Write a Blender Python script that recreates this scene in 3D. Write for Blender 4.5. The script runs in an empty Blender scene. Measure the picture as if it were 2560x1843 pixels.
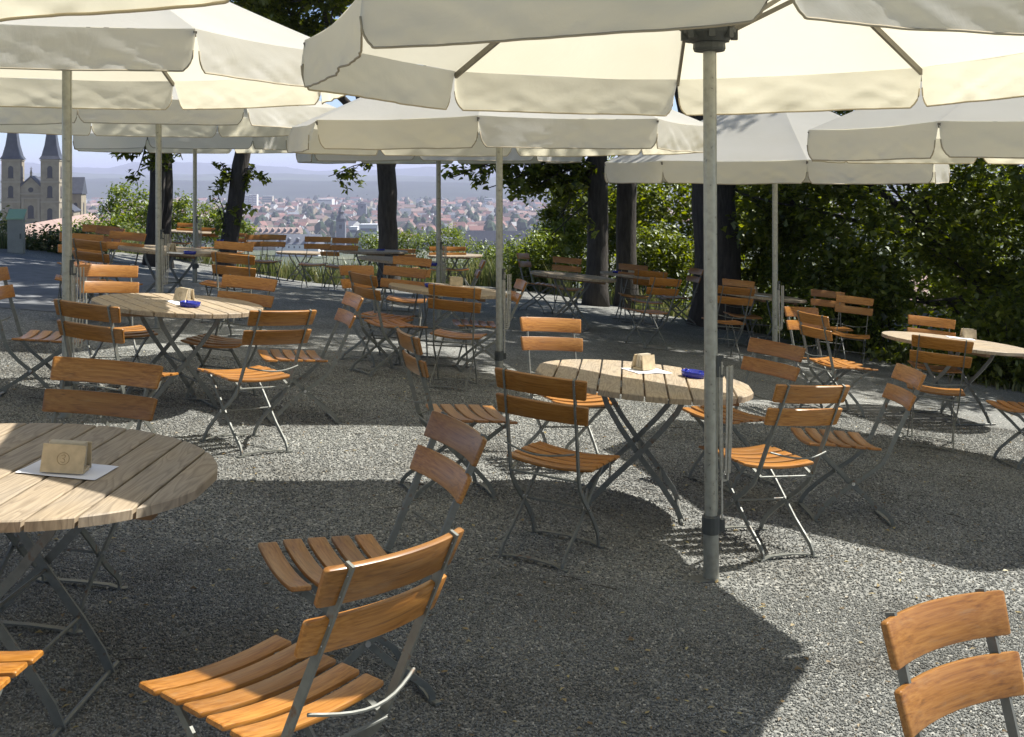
import bpy, bmesh, math, random
import numpy as np
from mathutils import Vector, Matrix, noise

rnd = random.Random(7)
R_ = math.radians
sc = bpy.context.scene
COL = sc.collection
CAMZ = 1.86                                    # eye height over the ground at x=0, y=8
FPX, PX0, PY0 = 2822.0, 1280.0, 440.0          # focal length and principal point (pixels of the 2560 px wide photograph)

# ------------------------------------------------------------------ camera
cam = bpy.data.cameras.new('camera')
cam.sensor_fit = 'HORIZONTAL'; cam.sensor_width = 36.0
cam.lens = 36.0 * FPX / 2560.0
cam.shift_y = -(921.5 - PY0) / 2560.0
cam.clip_start = 0.05; cam.clip_end = 60000
camo = bpy.data.objects.new('camera', cam); COL.objects.link(camo)
camo.location = (0, 0, CAMZ); camo.rotation_euler = (R_(90), 0, 0)
sc.camera = camo

# ------------------------------------------------------------------ sky, sun, exposure
SUN_EL, SUN_AZ = 52.0, 67.0                    # azimuth clockwise from +Y
w = bpy.data.worlds.new('World'); sc.world = w; w.use_nodes = True
wn = w.node_tree.nodes
sky = wn.new('ShaderNodeTexSky'); sky.sky_type = 'NISHITA'; sky.sun_disc = False
sky.sun_elevation = R_(SUN_EL); sky.sun_rotation = R_(SUN_AZ)
sky.altitude = 300; sky.air_density = 0.6; sky.dust_density = 0.25; sky.ozone_density = 1.0
w.node_tree.links.new(sky.outputs[0], wn['Background'].inputs[0])
wn['Background'].inputs[1].default_value = 0.092
sl = bpy.data.lights.new('sun', 'SUN'); sl.energy = 5.0; sl.angle = R_(0.53); sl.color = (1.0, 0.965, 0.90)
slo = bpy.data.objects.new('sun', sl); COL.objects.link(slo)
sd = Vector((math.cos(R_(SUN_EL)) * math.sin(R_(SUN_AZ)), math.cos(R_(SUN_EL)) * math.cos(R_(SUN_AZ)), math.sin(R_(SUN_EL))))
slo.rotation_euler = sd.to_track_quat('Z', 'Y').to_euler(); slo.location = (20, 8, 30)
vs = sc.view_settings
vs.view_transform = 'Standard'; vs.look = 'None'; vs.exposure = 0.80; vs.gamma = 1.0; vs.use_curve_mapping = False
sc.cycles.use_denoising = True
sc.cycles.max_bounces = 8; sc.cycles.transparent_max_bounces = 8; sc.cycles.volume_bounces = 1
sc.cycles.sample_clamp_indirect = 6

# ------------------------------------------------------------------ mesh helpers
class MB:
    def __init__(s): s.v = []; s.f = []; s.m = []
    def add(s, vs_, fs, mi=0):
        o = len(s.v); s.v += [tuple(p) for p in vs_]
        for f in fs: s.f.append(tuple(o + i for i in f)); s.m.append(mi)
    def box(s, c, size, rot=None, mi=0):
        hx, hy, hz = size[0] / 2, size[1] / 2, size[2] / 2
        P = [Vector((x, y, z)) for x in (-hx, hx) for y in (-hy, hy) for z in (-hz, hz)]
        if rot is not None: P = [rot @ p for p in P]
        s.add([p + Vector(c) for p in P], [(0, 1, 3, 2), (4, 6, 7, 5), (0, 4, 5, 1), (2, 3, 7, 6), (0, 2, 6, 4), (1, 5, 7, 3)], mi)
    def sweep(s, pts, sec, axes=None, scale=None, cap=True, mi=0, closed=False):
        """rings of the 2-D section sec along pts; axes = fixed side vector"""
        pts = [Vector(p) for p in pts]; n = len(pts); k = len(sec); rings = []
        for i, p in enumerate(pts):
            t = (pts[min(i + 1, n - 1)] - pts[max(i - 1, 0)]).normalized()
            a = Vector(axes) if axes is not None else (Vector((0, 0, 1)) if abs(t.z) < .9 else Vector((1, 0, 0)))
            u = (a - t * a.dot(t)).normalized(); v = t.cross(u)
            q = scale[i] if scale else 1
            qa, qb = (q if isinstance(q, tuple) else (q, q))
            rings.append([p + u * (x * qa) + v * (y * qb) for x, y in sec])
        vs_ = [q for r in rings for q in r]
        fs = [(i * k + j, i * k + (j + 1) % k, (i + 1) * k + (j + 1) % k, (i + 1) * k + j) for i in range(n - 1) for j in range(k)]
        if cap: fs += [tuple(range(k))[::-1], tuple((n - 1) * k + j for j in range(k))]
        s.add(vs_, fs, mi)
    def tube(s, pts, r, n=8, scale=None, mi=0, cap=True):
        s.sweep(pts, [(r * math.cos(2 * math.pi * j / n), r * math.sin(2 * math.pi * j / n)) for j in range(n)], None, scale, cap, mi)
    def bar(s, pts, wd, th, axis, mi=0):
        s.sweep(pts, [(-wd / 2, -th / 2), (wd / 2, -th / 2), (wd / 2, th / 2), (-wd / 2, th / 2)], axis, None, True, mi)
    def lathe(s, prof, n=16, c=(0, 0, 0), mi=0):
        vs_ = [(c[0] + r * math.cos(2 * math.pi * j / n), c[1] + r * math.sin(2 * math.pi * j / n), c[2] + z) for r, z in prof for j in range(n)]
        fs = [(i * n + j, i * n + (j + 1) % n, (i + 1) * n + (j + 1) % n, (i + 1) * n + j) for i in range(len(prof) - 1) for j in range(n)]
        fs += [tuple(range(n))[::-1], tuple((len(prof) - 1) * n + j for j in range(n))]
        s.add(vs_, fs, mi)
    def grid(s, P, mi=0):
        nr, nc = len(P), len(P[0])
        s.add([p for r in P for p in r], [(i * nc + j, i * nc + j + 1, (i + 1) * nc + j + 1, (i + 1) * nc + j) for i in range(nr - 1) for j in range(nc - 1)], mi)
    def mesh(s, name, mats, smooth=False):
        me = bpy.data.meshes.new(name); me.from_pydata(s.v, [], s.f)
        for m in (mats if isinstance(mats, (list, tuple)) else [mats]): me.materials.append(m)
        if any(s.m): me.polygons.foreach_set('material_index', s.m)
        if smooth: me.polygons.foreach_set('use_smooth', [True] * len(s.f))
        me.validate(); me.update(); return me
    def obj(s, name, mats, parent=None, smooth=False): return link(name, s.mesh(name, mats, smooth), parent)

def link(name, me, parent=None, loc=None):
    o = bpy.data.objects.new(name, me); COL.objects.link(o)
    if parent is not None: o.parent = parent
    if loc is not None: o.location = loc
    return o
def tag(o, label=None, cat=None, group=None, kind=None):
    if label: o['label'] = label
    if cat: o['category'] = cat
    if group: o['group'] = group
    if kind: o['kind'] = kind
    return o
def thing(name, label, cat, group=None, mat=None):
    o = bpy.data.objects.new(name, None); COL.objects.link(o); o.empty_display_size = .1
    if mat is not None: o.matrix_world = mat
    return tag(o, label, cat, group)
KIDS = {}
def copy_tree(o, parent=None):
    c = o.copy(); COL.objects.link(c)
    if parent is not None: c.parent = parent
    kids = KIDS.get(o.name)
    if kids is None: kids = KIDS[o.name] = list(o.children)
    for ch in kids: copy_tree(ch, c)
    return c

# ------------------------------------------------------------------ materials
def mat(name):
    m = bpy.data.materials.new(name); m.use_nodes = True
    nt = m.node_tree; b = nt.nodes['Principled BSDF']
    return m, nt, b
def N(nt, t, **kw):
    n = nt.nodes.new(t)
    for k, v in kw.items():
        if k in n.inputs: n.inputs[k].default_value = v
        else: setattr(n, k, v)
    return n
def ramp(nt, src, stops, interp='LINEAR'):
    r = nt.nodes.new('ShaderNodeValToRGB'); r.color_ramp.interpolation = interp
    el = r.color_ramp.elements
    while len(el) > 1: el.remove(el[-1])
    el[0].position = stops[0][0]; el[0].color = (*stops[0][1], 1)
    for p, c in stops[1:]:
        e = el.new(p); e.color = (*c, 1)
    nt.links.new(src, r.inputs[0]); return r
def bump(nt, b, src, strength=.3, dist=.01, prev=None):
    n = N(nt, 'ShaderNodeBump', Strength=strength, Distance=dist)
    nt.links.new(src, n.inputs['Height'])
    if prev is not None: nt.links.new(prev, n.inputs['Normal'])
    if b is not None: nt.links.new(n.outputs[0], b.inputs['Normal'])
    return n.outputs[0]
def coords(nt, scale=(1, 1, 1), kind='Object', rand=0.0):
    tc = nt.nodes.new('ShaderNodeTexCoord'); mp = N(nt, 'ShaderNodeMapping'); mp.inputs['Scale'].default_value = scale
    nt.links.new(tc.outputs[kind], mp.inputs[0])
    if rand:
        oi = nt.nodes.new('ShaderNodeObjectInfo'); mu = N(nt, 'ShaderNodeMath', operation='MULTIPLY'); mu.inputs[1].default_value = rand
        nt.links.new(oi.outputs['Random'], mu.inputs[0])
        cb = nt.nodes.new('ShaderNodeCombineXYZ'); nt.links.new(mu.outputs[0], cb.inputs[0]); nt.links.new(mu.outputs[0], cb.inputs[1]); nt.links.new(mu.outputs[0], cb.inputs[2])
        nt.links.new(cb.outputs[0], mp.inputs['Location'])
    return mp.outputs[0]
def flat(name, col, rough=.8, metal=0.0, var=0.0, vscale=20):
    m, nt, b = mat(name)
    b.inputs['Roughness'].default_value = rough; b.inputs['Metallic'].default_value = metal
    if var:
        nz = N(nt, 'ShaderNodeTexNoise', Scale=vscale, Detail=4.0); nt.links.new(coords(nt), nz.inputs[0])
        r = ramp(nt, nz.outputs[0], [(.3, tuple(c * (1 - var) for c in col)), (.7, tuple(min(1, c * (1 + var)) for c in col))])
        nt.links.new(r.outputs[0], b.inputs['Base Color'])
    else: b.inputs['Base Color'].default_value = (*col, 1)
    return m

def wood_varnish():
    m, nt, b = mat('varnished_wood')
    v = coords(nt, (1.3, 46, 46), rand=9.0)
    nz = N(nt, 'ShaderNodeTexNoise', Scale=2.6, Detail=5.0, Roughness=.55, Distortion=.3); nt.links.new(v, nz.inputs[0])
    v2 = coords(nt, (7, 260, 260), rand=5.0)
    n2 = N(nt, 'ShaderNodeTexNoise', Scale=1.0, Detail=2.0); nt.links.new(v2, n2.inputs[0])
    mx = N(nt, 'ShaderNodeMath', operation='MULTIPLY_ADD'); nt.links.new(n2.outputs[0], mx.inputs[0]); mx.inputs[1].default_value = .45; nt.links.new(nz.outputs[0], mx.inputs[2])
    r = ramp(nt, mx.outputs[0], [(.45, (.20, .072, .008)), (.68, (.36, .142, .019)), (.9, (.46, .205, .040))])
    oi = nt.nodes.new('ShaderNodeObjectInfo')
    hs = N(nt, 'ShaderNodeHueSaturation')
    mr = N(nt, 'ShaderNodeMapRange'); mr.inputs['To Min'].default_value = .66; mr.inputs['To Max'].default_value = 1.12
    nt.links.new(oi.outputs['Random'], mr.inputs[0]); nt.links.new(mr.outputs[0], hs.inputs['Value']); nt.links.new(r.outputs[0], hs.inputs['Color'])
    v4 = coords(nt, (5, 24, 24), rand=31.0); n4 = N(nt, 'ShaderNodeTexNoise', Scale=1.6, Detail=8.0, Roughness=.75); nt.links.new(v4, n4.inputs[0])
    wr = ramp(nt, n4.outputs[0], [(.56, (0, 0, 0)), (.72, (.55, .55, .55))]); wx = nt.nodes.new('ShaderNodeMix'); wx.data_type = 'RGBA'
    nt.links.new(wr.outputs[0], wx.inputs[0]); nt.links.new(hs.outputs[0], wx.inputs[6]); wx.inputs[7].default_value = (.27, .17, .085, 1)
    nt.links.new(wx.outputs[2], b.inputs['Base Color'])
    b.inputs['Roughness'].default_value = .38; b.inputs['IOR'].default_value = 1.5
    b.inputs['Coat Weight'].default_value = .12; b.inputs['Coat Roughness'].default_value = .22
    bump(nt, b, n2.outputs[0], .12, .002)
    return m
def wood_table():
    m, nt, b = mat('weathered_ash_wood')
    # cathedral grain: long distorted bands along the plank (local y)
    v = coords(nt, (9.0, 1.1, 3), rand=23.0)
    nz = N(nt, 'ShaderNodeTexNoise', Scale=1.5, Detail=2.0, Roughness=.45, Distortion=.3); nt.links.new(v, nz.inputs[0])
    mu = N(nt, 'ShaderNodeMath', operation='MULTIPLY'); mu.inputs[1].default_value = 11.0; nt.links.new(nz.outputs[0], mu.inputs[0])
    fr = N(nt, 'ShaderNodeMath', operation='FRACT'); nt.links.new(mu.outputs[0], fr.inputs[0])
    v2 = coords(nt, (170, 6, 20), rand=7.0)
    n2 = N(nt, 'ShaderNodeTexNoise', Scale=1.0, Detail=3.0); nt.links.new(v2, n2.inputs[0])
    r = ramp(nt, fr.outputs[0], [(0, (.19, .135, .08)), (.12, (.25, .185, .115)), (.4, (.37, .285, .185)), (.85, (.43, .335, .22)), (1, (.24, .175, .11))])
    v3 = coords(nt, (3, 1.2, 3), rand=11.0)
    n3 = N(nt, 'ShaderNodeTexNoise', Scale=2.0, Detail=3.0); nt.links.new(v3, n3.inputs[0])
    gry = ramp(nt, n3.outputs[0], [(.35, (.33, .29, .23)), (.65, (.43, .335, .215))])
    mx = nt.nodes.new('ShaderNodeMix'); mx.data_type = 'RGBA'; mx.inputs[0].default_value = .45
    nt.links.new(r.outputs[0], mx.inputs[6]); nt.links.new(gry.outputs[0], mx.inputs[7])
    m2 = nt.nodes.new('ShaderNodeMix'); m2.data_type = 'RGBA'; m2.blend_type = 'MULTIPLY'; m2.inputs[0].default_value = .5
    gr = ramp(nt, n2.outputs[0], [(.35, (.62, .6, .58)), (.6, (1, 1, 1))])
    nt.links.new(mx.outputs[2], m2.inputs[6]); nt.links.new(gr.outputs[0], m2.inputs[7])
    nt.links.new(m2.outputs[2], b.inputs['Base Color']); b.inputs['Roughness'].default_value = .62
    bump(nt, b, n2.outputs[0], .25, .002)
    return m
def metal(name, col, met, rough, rust=0.0):
    m, nt, b = mat(name)
    nz = N(nt, 'ShaderNodeTexNoise', Scale=30.0, Detail=5.0); nt.links.new(coords(nt, rand=4.0), nz.inputs[0])
    st = [(.3, tuple(c * .75 for c in col)), (.6, col)]
    if rust: st.append((.74, (.16, .085, .04)))
    r = ramp(nt, nz.outputs[0], st); nt.links.new(r.outputs[0], b.inputs['Base Color'])
    b.inputs['Metallic'].default_value = met
    rr = ramp(nt, nz.outputs[0], [(.3, (rough - .08,) * 3), (.7, (rough + .12,) * 3)]); nt.links.new(rr.outputs[0], b.inputs['Roughness'])
    return m
def fabric():
    m, nt, b = mat('cream_canvas')
    v = coords(nt)
    n1 = N(nt, 'ShaderNodeTexNoise', Scale=2.3, Detail=6.0, Roughness=.55, Distortion=1.2); nt.links.new(v, n1.inputs[0])
    n2 = N(nt, 'ShaderNodeTexNoise', Scale=9.0, Detail=4.0, Roughness=.6, Distortion=.8); nt.links.new(v, n2.inputs[0])
    n3 = N(nt, 'ShaderNodeTexNoise', Scale=1.4, Detail=5.0); nt.links.new(v, n3.inputs[0])
    c = ramp(nt, n3.outputs[0], [(.3, (.87, .85, .77)), (.6, (.90, .885, .82))])
    a = bump(nt, None, n1.outputs[0], .12, .05); nrm = bump(nt, None, n2.outputs[0], .05, .015, a)
    di = N(nt, 'ShaderNodeBsdfDiffuse', Roughness=.6); tr = nt.nodes.new('ShaderNodeBsdfTranslucent')
    tint = nt.nodes.new('ShaderNodeMix'); tint.data_type = 'RGBA'; tint.blend_type = 'MULTIPLY'; tint.inputs[0].default_value = 1.0
    nt.links.new(c.outputs[0], tint.inputs[6]); tint.inputs[7].default_value = (1.0, .95, .78, 1)
    nt.links.new(c.outputs[0], di.inputs[0]); nt.links.new(tint.outputs[2], tr.inputs[0])
    nt.links.new(nrm, di.inputs['Normal']); nt.links.new(nrm, tr.inputs['Normal'])
    ms = N(nt, 'ShaderNodeMixShader'); ms.inputs[0].default_value = .45
    nt.links.new(di.outputs[0], ms.inputs[1]); nt.links.new(tr.outputs[0], ms.inputs[2])
    nt.links.new(ms.outputs[0], nt.nodes['Material Output'].inputs[0]); nt.nodes.remove(b)
    return m
def leafmat(name, dark, mid, light, trans=.45):
    m, nt, b = mat(name)
    ge = nt.nodes.new('ShaderNodeNewGeometry')
    r = ramp(nt, ge.outputs['Random Per Island'], [(0, dark), (.55, mid), (1, light)])
    di = N(nt, 'ShaderNodeBsdfDiffuse'); tr = nt.nodes.new('ShaderNodeBsdfTranslucent'); gl = N(nt, 'ShaderNodeBsdfGlossy', Roughness=.45)
    gl.inputs[0].default_value = (.9, .95, .9, 1)
    hs = N(nt, 'ShaderNodeHueSaturation', Saturation=1.15, Value=1.5, Hue=.49)
    nt.links.new(r.outputs[0], di.inputs[0]); nt.links.new(r.outputs[0], hs.inputs['Color']); nt.links.new(hs.outputs[0], tr.inputs[0])
    ms = N(nt, 'ShaderNodeMixShader'); ms.inputs[0].default_value = trans
    nt.links.new(di.outputs[0], ms.inputs[1]); nt.links.new(tr.outputs[0], ms.inputs[2])
    m2 = N(nt, 'ShaderNodeMixShader'); m2.inputs[0].default_value = .05
    nt.links.new(ms.outputs[0], m2.inputs[1]); nt.links.new(gl.outputs[0], m2.inputs[2])
    nt.links.new(m2.outputs[0], nt.nodes['Material Output'].inputs[0]); nt.nodes.remove(b)
    return m
def bark():
    m, nt, b = mat('bark')
    n1 = N(nt, 'ShaderNodeTexNoise', Scale=6.0, Detail=8.0, Roughness=.7); nt.links.new(coords(nt, (3, 3, .5)), n1.inputs[0])
    r = ramp(nt, n1.outputs[0], [(.3, (.028, .024, .02)), (.6, (.075, .065, .055)), (.8, (.11, .1, .085))])
    nt.links.new(r.outputs[0], b.inputs['Base Color']); b.inputs['Roughness'].default_value = .95
    bump(nt, b, n1.outputs[0], .9, .04); return m
def gravelmat():
    m, nt, b = mat('gravel_bed')
    v = coords(nt)
    vo = N(nt, 'ShaderNodeTexVoronoi', Scale=95.0); nt.links.new(v, vo.inputs[0])
    vo2 = N(nt, 'ShaderNodeTexVoronoi', Scale=46.0); nt.links.new(v, vo2.inputs[0])
    nz = N(nt, 'ShaderNodeTexNoise', Scale=1.1, Detail=7.0, Roughness=.65); nt.links.new(v, nz.inputs[0])
    sp = nt.nodes.new('ShaderNodeSeparateColor'); nt.links.new(vo.outputs['Color'], sp.inputs[0])
    r = ramp(nt, sp.outputs[0], [(0, (.09, .092, .086)), (.4, (.165, .167, .157)), (.75, (.245, .246, .23)), (.93, (.33, .328, .305)), (1, (.5, .49, .45))])
    r2 = ramp(nt, nz.outputs[0], [(.32, (.66, .64, .60)), (.5, (.95, .95, .93)), (.68, (1.15, 1.15, 1.12))])
    mu = nt.nodes.new('ShaderNodeMix'); mu.data_type = 'RGBA'; mu.blend_type = 'MULTIPLY'; mu.inputs[0].default_value = 1
    nt.links.new(r.outputs[0], mu.inputs[6]); nt.links.new(r2.outputs[0], mu.inputs[7])
    nt.links.new(mu.outputs[2], b.inputs['Base Color']); b.inputs['Roughness'].default_value = .9
    a = bump(nt, None, vo.outputs['Distance'], -.9, .008); bump(nt, b, vo2.outputs['Distance'], -.6, .012, a)
    return m
def pebblemat():
    m, nt, b = mat('crushed_stone')
    oi = nt.nodes.new('ShaderNodeObjectInfo')
    r = ramp(nt, oi.outputs['Random'], [(0, (.105, .108, .102)), (.35, (.18, .184, .172)), (.7, (.26, .262, .245)), (.93, (.34, .338, .315)), (.985, (.25, .205, .14)), (1, (.66, .65, .6))])
    ge = nt.nodes.new('ShaderNodeNewGeometry'); nz = N(nt, 'ShaderNodeTexNoise', Scale=1.1, Detail=7.0, Roughness=.65); nt.links.new(ge.outputs['Position'], nz.inputs[0])
    r2 = ramp(nt, nz.outputs[0], [(.32, (.66, .64, .60)), (.5, (.95, .95, .93)), (.68, (1.15, 1.15, 1.12))])
    mu = nt.nodes.new('ShaderNodeMix'); mu.data_type = 'RGBA'; mu.blend_type = 'MULTIPLY'; mu.inputs[0].default_value = 1
    nt.links.new(r.outputs[0], mu.inputs[6]); nt.links.new(r2.outputs[0], mu.inputs[7]); nt.links.new(mu.outputs[2], b.inputs['Base Color']); b.inputs['Roughness'].default_value = .85
    return m
def glass_blue():
    m, nt, b = mat('cobalt_glass')
    b.inputs['Base Color'].default_value = (.035, .05, .42, 1); b.inputs['Roughness'].default_value = .08
    b.inputs['Transmission Weight'].default_value = .35; b.inputs['IOR'].default_value = 1.5
    return m

M = dict(
    slat=wood_varnish(), table=wood_table(), frame=metal('painted_steel', (.19, .195, .17), .2, .52, .6), bright=metal('bright_steel', (.6, .6, .58), .9, .3),
    tframe=metal('dark_table_steel', (.19, .195, .175), .35, .5, .5), batten=flat('brown_batten_wood', (.20, .115, .05), .6, 0, .25, 14),
    pole=metal('grey_aluminium', (.40, .395, .33), .35, .34), sleeve=metal('galvanised_sleeve', (.34, .335, .28), .4, .40), hub=flat('dark_plastic', (.06, .065, .06), .5),
    rib=metal('grey_rib', (.22, .20, .16), .5, .45), fabric=fabric(), hem=flat('tan_piping', (.46, .39, .26), .9), rope=flat('pale_rope', (.44, .42, .36), .9, 0, .2, 60),
    bark=bark(), leaf=leafmat('tree_leaves', (.045, .062, .009), (.115, .15, .018), (.24, .27, .04), .55), bush=leafmat('bush_leaves', (.06, .095, .014), (.135, .185, .026), (.25, .29, .05)),
    weed=leafmat('weed_blades', (.05, .075, .018), (.13, .16, .05), (.30, .28, .13), .4), gravel=gravelmat(), pebble=pebblemat(), glass=glass_blue(),
    box_wood=flat('pale_board', (.50, .40, .25), .6, 0, .15, 40), paper=flat('white_paper', (.82, .82, .84), .8), coaster=flat('pale_card', (.62, .54, .40), .8, 0, .1, 50),
    ink=flat('burnt_mark', (.27, .19, .10), .8), drop_leaf=leafmat('fallen_leaf', (.14, .09, .045), (.28, .20, .10), (.46, .39, .19), .2),
    twig=flat('twig', (.06, .05, .04), .95),
)

# ------------------------------------------------------------------ ground shape (fitted to the tables and chairs of the photograph)
G = (-1.86127, -.08743, -.0184, -.00138, -.00112, -.00069)
def gz(x, y):
    xx = max(-9.5, min(7.0, x)); yy = max(-2.0, min(30.0, y)); q = yy - 8
    z = G[0] + G[1] * xx + G[2] * q + G[3] * xx * xx + G[4] * xx * q + G[5] * q * q
    gx = G[1] + 2 * G[3] * xx + G[4] * q
    if yy > 16: z -= .056 * (yy - 16) * min(1, (yy - 16) / 5) * math.exp(-((x + 4.8) / 4.2) ** 2)
    return z + CAMZ + gx * (x - xx) * .6
def gn(x, y):
    e = .05
    return Vector((-(gz(x + e, y) - gz(x - e, y)) / (2 * e), -(gz(x, y + e) - gz(x, y - e)) / (2 * e), 1)).normalized()
def at(u, v, h=0.0):
    """point of the ground (raised by h) that the photograph shows at pixel u, v"""
    a, b = (u - PX0) / FPX, -(v - PY0) / FPX
    lo, hi = 1.0, 60.0
    f = lambda t: CAMZ + b * t - (gz(a * t, t) + h)
    for _ in range(60):
        mid = (lo + hi) / 2
        if f(mid) > 0: lo = mid
        else: hi = mid
    t = (lo + hi) / 2
    return Vector((a * t, t, gz(a * t, t)))
def at_far(u, v, h=0.0):
    """as at(), but the crossing on the lower, far part of the terrace"""
    a, b = (u - PX0) / FPX, -(v - PY0) / FPX
    f = lambda t: CAMZ + b * t - (gz(a * t, t) + h)
    t = 29.0
    while t > 19.0:
        if f(t) >= 0 > f(t - .1) or f(t) <= 0 < f(t - .1): return Vector((a * t, t, gz(a * t, t)))
        t -= .1
    t = 27.5 if u < 900 else 24.5
    return Vector((a * t, t, gz(a * t, t)))
def stand(x, y, deg, up=None):
    """matrix of a thing standing on the sloping ground, facing deg clockwise from +Y"""
    n = gn(x, y) if up is None else up
    if y > 18: n = (n + Vector((0, 0, 3))).normalized()
    f = Vector((math.sin(R_(deg)), math.cos(R_(deg)), 0)); f = (f - n * f.dot(n)).normalized(); r = f.cross(n)
    m = Matrix((r, f, n)).transposed().to_4x4(); m.translation = Vector((x, y, gz(x, y))); return m

EDGE = [(-40, 20), (-14, 21.6), (-10.2, 22.4), (-8.6, 27.2), (-6, 29), (-3.5, 29), (-1, 27.4), (.7, 24), (2.5, 20.6), (5, 16.6), (6.2, 14.2), (8, 11.2), (12, 8), (40, 2)]
def edge_y(x):
    for (x0, y0), (x1, y1) in zip(EDGE, EDGE[1:]):
        if x <= x1: return y0 + (y1 - y0) * (x - x0) / (x1 - x0)
    return EDGE[-1][1]
PLAIN = -75.0
def hill(x, y):
    """height of the hillside and the plain below the terrace"""
    t = gz(x, y) if abs(x) < 40 else gz(math.copysign(40, x), y)
    s = y - edge_y(max(-40, min(40, x)))
    if x > 5: s = max(s, (x - 5 - max(0, 16.6 - y) * .62) * .8)
    if s <= 0: return t
    drop = .06 * s + .45 * max(0, s - 2.5) ** 1.02
    r = math.hypot(x, y)
    z = t - drop
    # the church ridge on the left side stays higher
    ang = x / max(1, y)
    k = 1 / (1 + math.exp(min(50, max(-50, (ang + .17) * 40)))); k *= 1 / (1 + math.exp(min(50, (r - 520) / 30)))
    floor_ = PLAIN * (1 - k) + (-19.0 - max(0, r - 250) * .012) * k
    fl = floor_ + 3.0 * noise.noise((x * .004, y * .004, 1))
    d = z - fl
    return fl + (d if d > 6 else 6 * math.exp((d - 6) / 6.0) if d > -40 else 0)

# terrace gravel sheet
mb = MB(); xs = [-16 + .5 * i for i in range(61)]; ys = [-8 + .5 * i for i in range(82)]
vid = {}
for i, x in enumerate(xs):
    for j, y in enumerate(ys):
        vid[i, j] = len(mb.v); s = y - edge_y(x)
        mb.v.append((x, y, hill(x, y) + .004 if s > 0 else gz(x, y)))
for i in range(len(xs) - 1):
    for j in range(len(ys) - 1):
        if ys[j] - edge_y(xs[i]) < 2.2: mb.f.append((vid[i, j], vid[i + 1, j], vid[i + 1, j + 1], vid[i, j + 1])); mb.m.append(0)
tag(mb.obj('gravel_ground', M['gravel'], smooth=True), kind='structure')

# far terrain: one polar sheet out to the horizon
def terrainmat():
    m, nt, b = mat('hillside_and_plain')
    v = coords(nt)
    n1 = N(nt, 'ShaderNodeTexNoise', Scale=.012, Detail=8.0, Roughness=.62); nt.links.new(v, n1.inputs[0])
    vo = N(nt, 'ShaderNodeTexVoronoi', Scale=.006); nt.links.new(v, vo.inputs[0])
    sp = nt.nodes.new('ShaderNodeSeparateColor'); nt.links.new(vo.outputs['Color'], sp.inputs[0])
    r = ramp(nt, n1.outputs[0], [(.35, (.028, .045, .018)), (.5, (.05, .07, .028)), (.66, (.12, .125, .06))])
    r2 = ramp(nt, sp.outputs[0], [(0, (.05, .075, .03)), (.5, (.12, .13, .06)), (1, (.26, .22, .13))])
    mx = nt.nodes.new('ShaderNodeMix'); mx.data_type = 'RGBA'; mx.inputs[0].default_value = .45
    nt.links.new(r.outputs[0], mx.inputs[6]); nt.links.new(r2.outputs[0], mx.inputs[7])
    nt.links.new(mx.outputs[2], b.inputs['Base Color']); b.inputs['Roughness'].default_value = 1; return m
M['terrain'] = terrainmat()
mb = MB(); radii = [0.5] + [1.5 * 1.19 ** i for i in range(1, 60)]; radii = [r for r in radii if r < 30000] + [34000]
NA = 180
for r in radii:
    for a in range(NA):
        th = 2 * math.pi * a / NA; x, y = r * math.sin(th), r * math.cos(th)
        s = y - edge_y(max(-40, min(40, x)))
        z = hill(x, y) if r < 900 else PLAIN + 2 * noise.noise((x * .004, y * .004, 1))
        mb.v.append((x, y, z - (.35 if s < 1.0 else .02)))
for i in range(len(radii) - 1):
    for a in range(NA):
        mb.f.append((i * NA + a, i * NA + (a + 1) % NA, (i + 1) * NA + (a + 1) % NA, (i + 1) * NA + a)); mb.m.append(0)
mb.f.append(tuple(range(NA))); mb.m.append(0)
tag(mb.obj('terrain', M['terrain'], smooth=True), kind='structure')

# asphalt path at far left, a sheet 4 mm over the gravel
mb = MB(); rows = []
for j in range(34):
    t = j / 33; row = []
    yb = 12.6 + t * 8.0
    for i in range(24):
        k = i / 23; x0 = -18; x1 = -4.6 - .18 * (yb - 12.6) + .4 * noise.noise((yb * .7, 2, 3))
        x = x0 + (x1 - x0) * k; y = yb - .10 * (x + 4.6) + .25 * noise.noise((x * .6, j * .01 if j not in (0, 33) else j, 5))
        row.append((x, y, gz(x, y) + .005))
    rows.append(row)
mb.grid(rows)
tag(mb.obj('path', flat('worn_asphalt', (.17, .175, .18), .9, 0, .2, 5)), kind='structure')

# forested ridge and mountains behind the town
def ridge(name, dist, prof, base, depth, col, rough=0.0, var=.25, vs_=.004):
    """prof: (pixel x, pixel y of the crest in the 2560 px photograph); a hill range with its own depth"""
    mb = MB(); rows = []; NX = 260
    a0, a1 = -.62, .62
    for k, (dd, hh) in enumerate([(0, 0), (.25, .42), (.5, .75), (.75, .94), (1, 1.0), (1.6, .55), (2.4, 0)]):
        row = []
        for i in range(NX + 1):
            a = a0 + (a1 - a0) * i / NX; u = PX0 + FPX * a
            vv = np.interp(u, [p[0] for p in prof], [p[1] for p in prof])
            y = dist + depth * (dd - 1); x = a * dist * (y / dist)
            crest = CAMZ + (PY0 - vv) / FPX * dist
            crest += rough * dist / FPX * (noise.fractal((x * .0035, dd * 3, dist), 1, 2, 6) if hh > .3 else 0)
            row.append((x, y, base + (crest - base) * hh))
        rows.append(row)
    mb.grid(rows)
    return tag(mb.obj(name, flat(name + '_cover', col, 1, 0, var, vs_), smooth=True), kind='structure')
ridge('forest_hill', 4600, [(-600, 450), (0, 449), (230, 447), (480, 452), (700, 451), (980, 453), (1180, 457), (1330, 470), (1600, 476), (2600, 474), (3200, 470)], PLAIN - 2, 1300, (.035, .048, .036), 5.0, .35)
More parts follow.
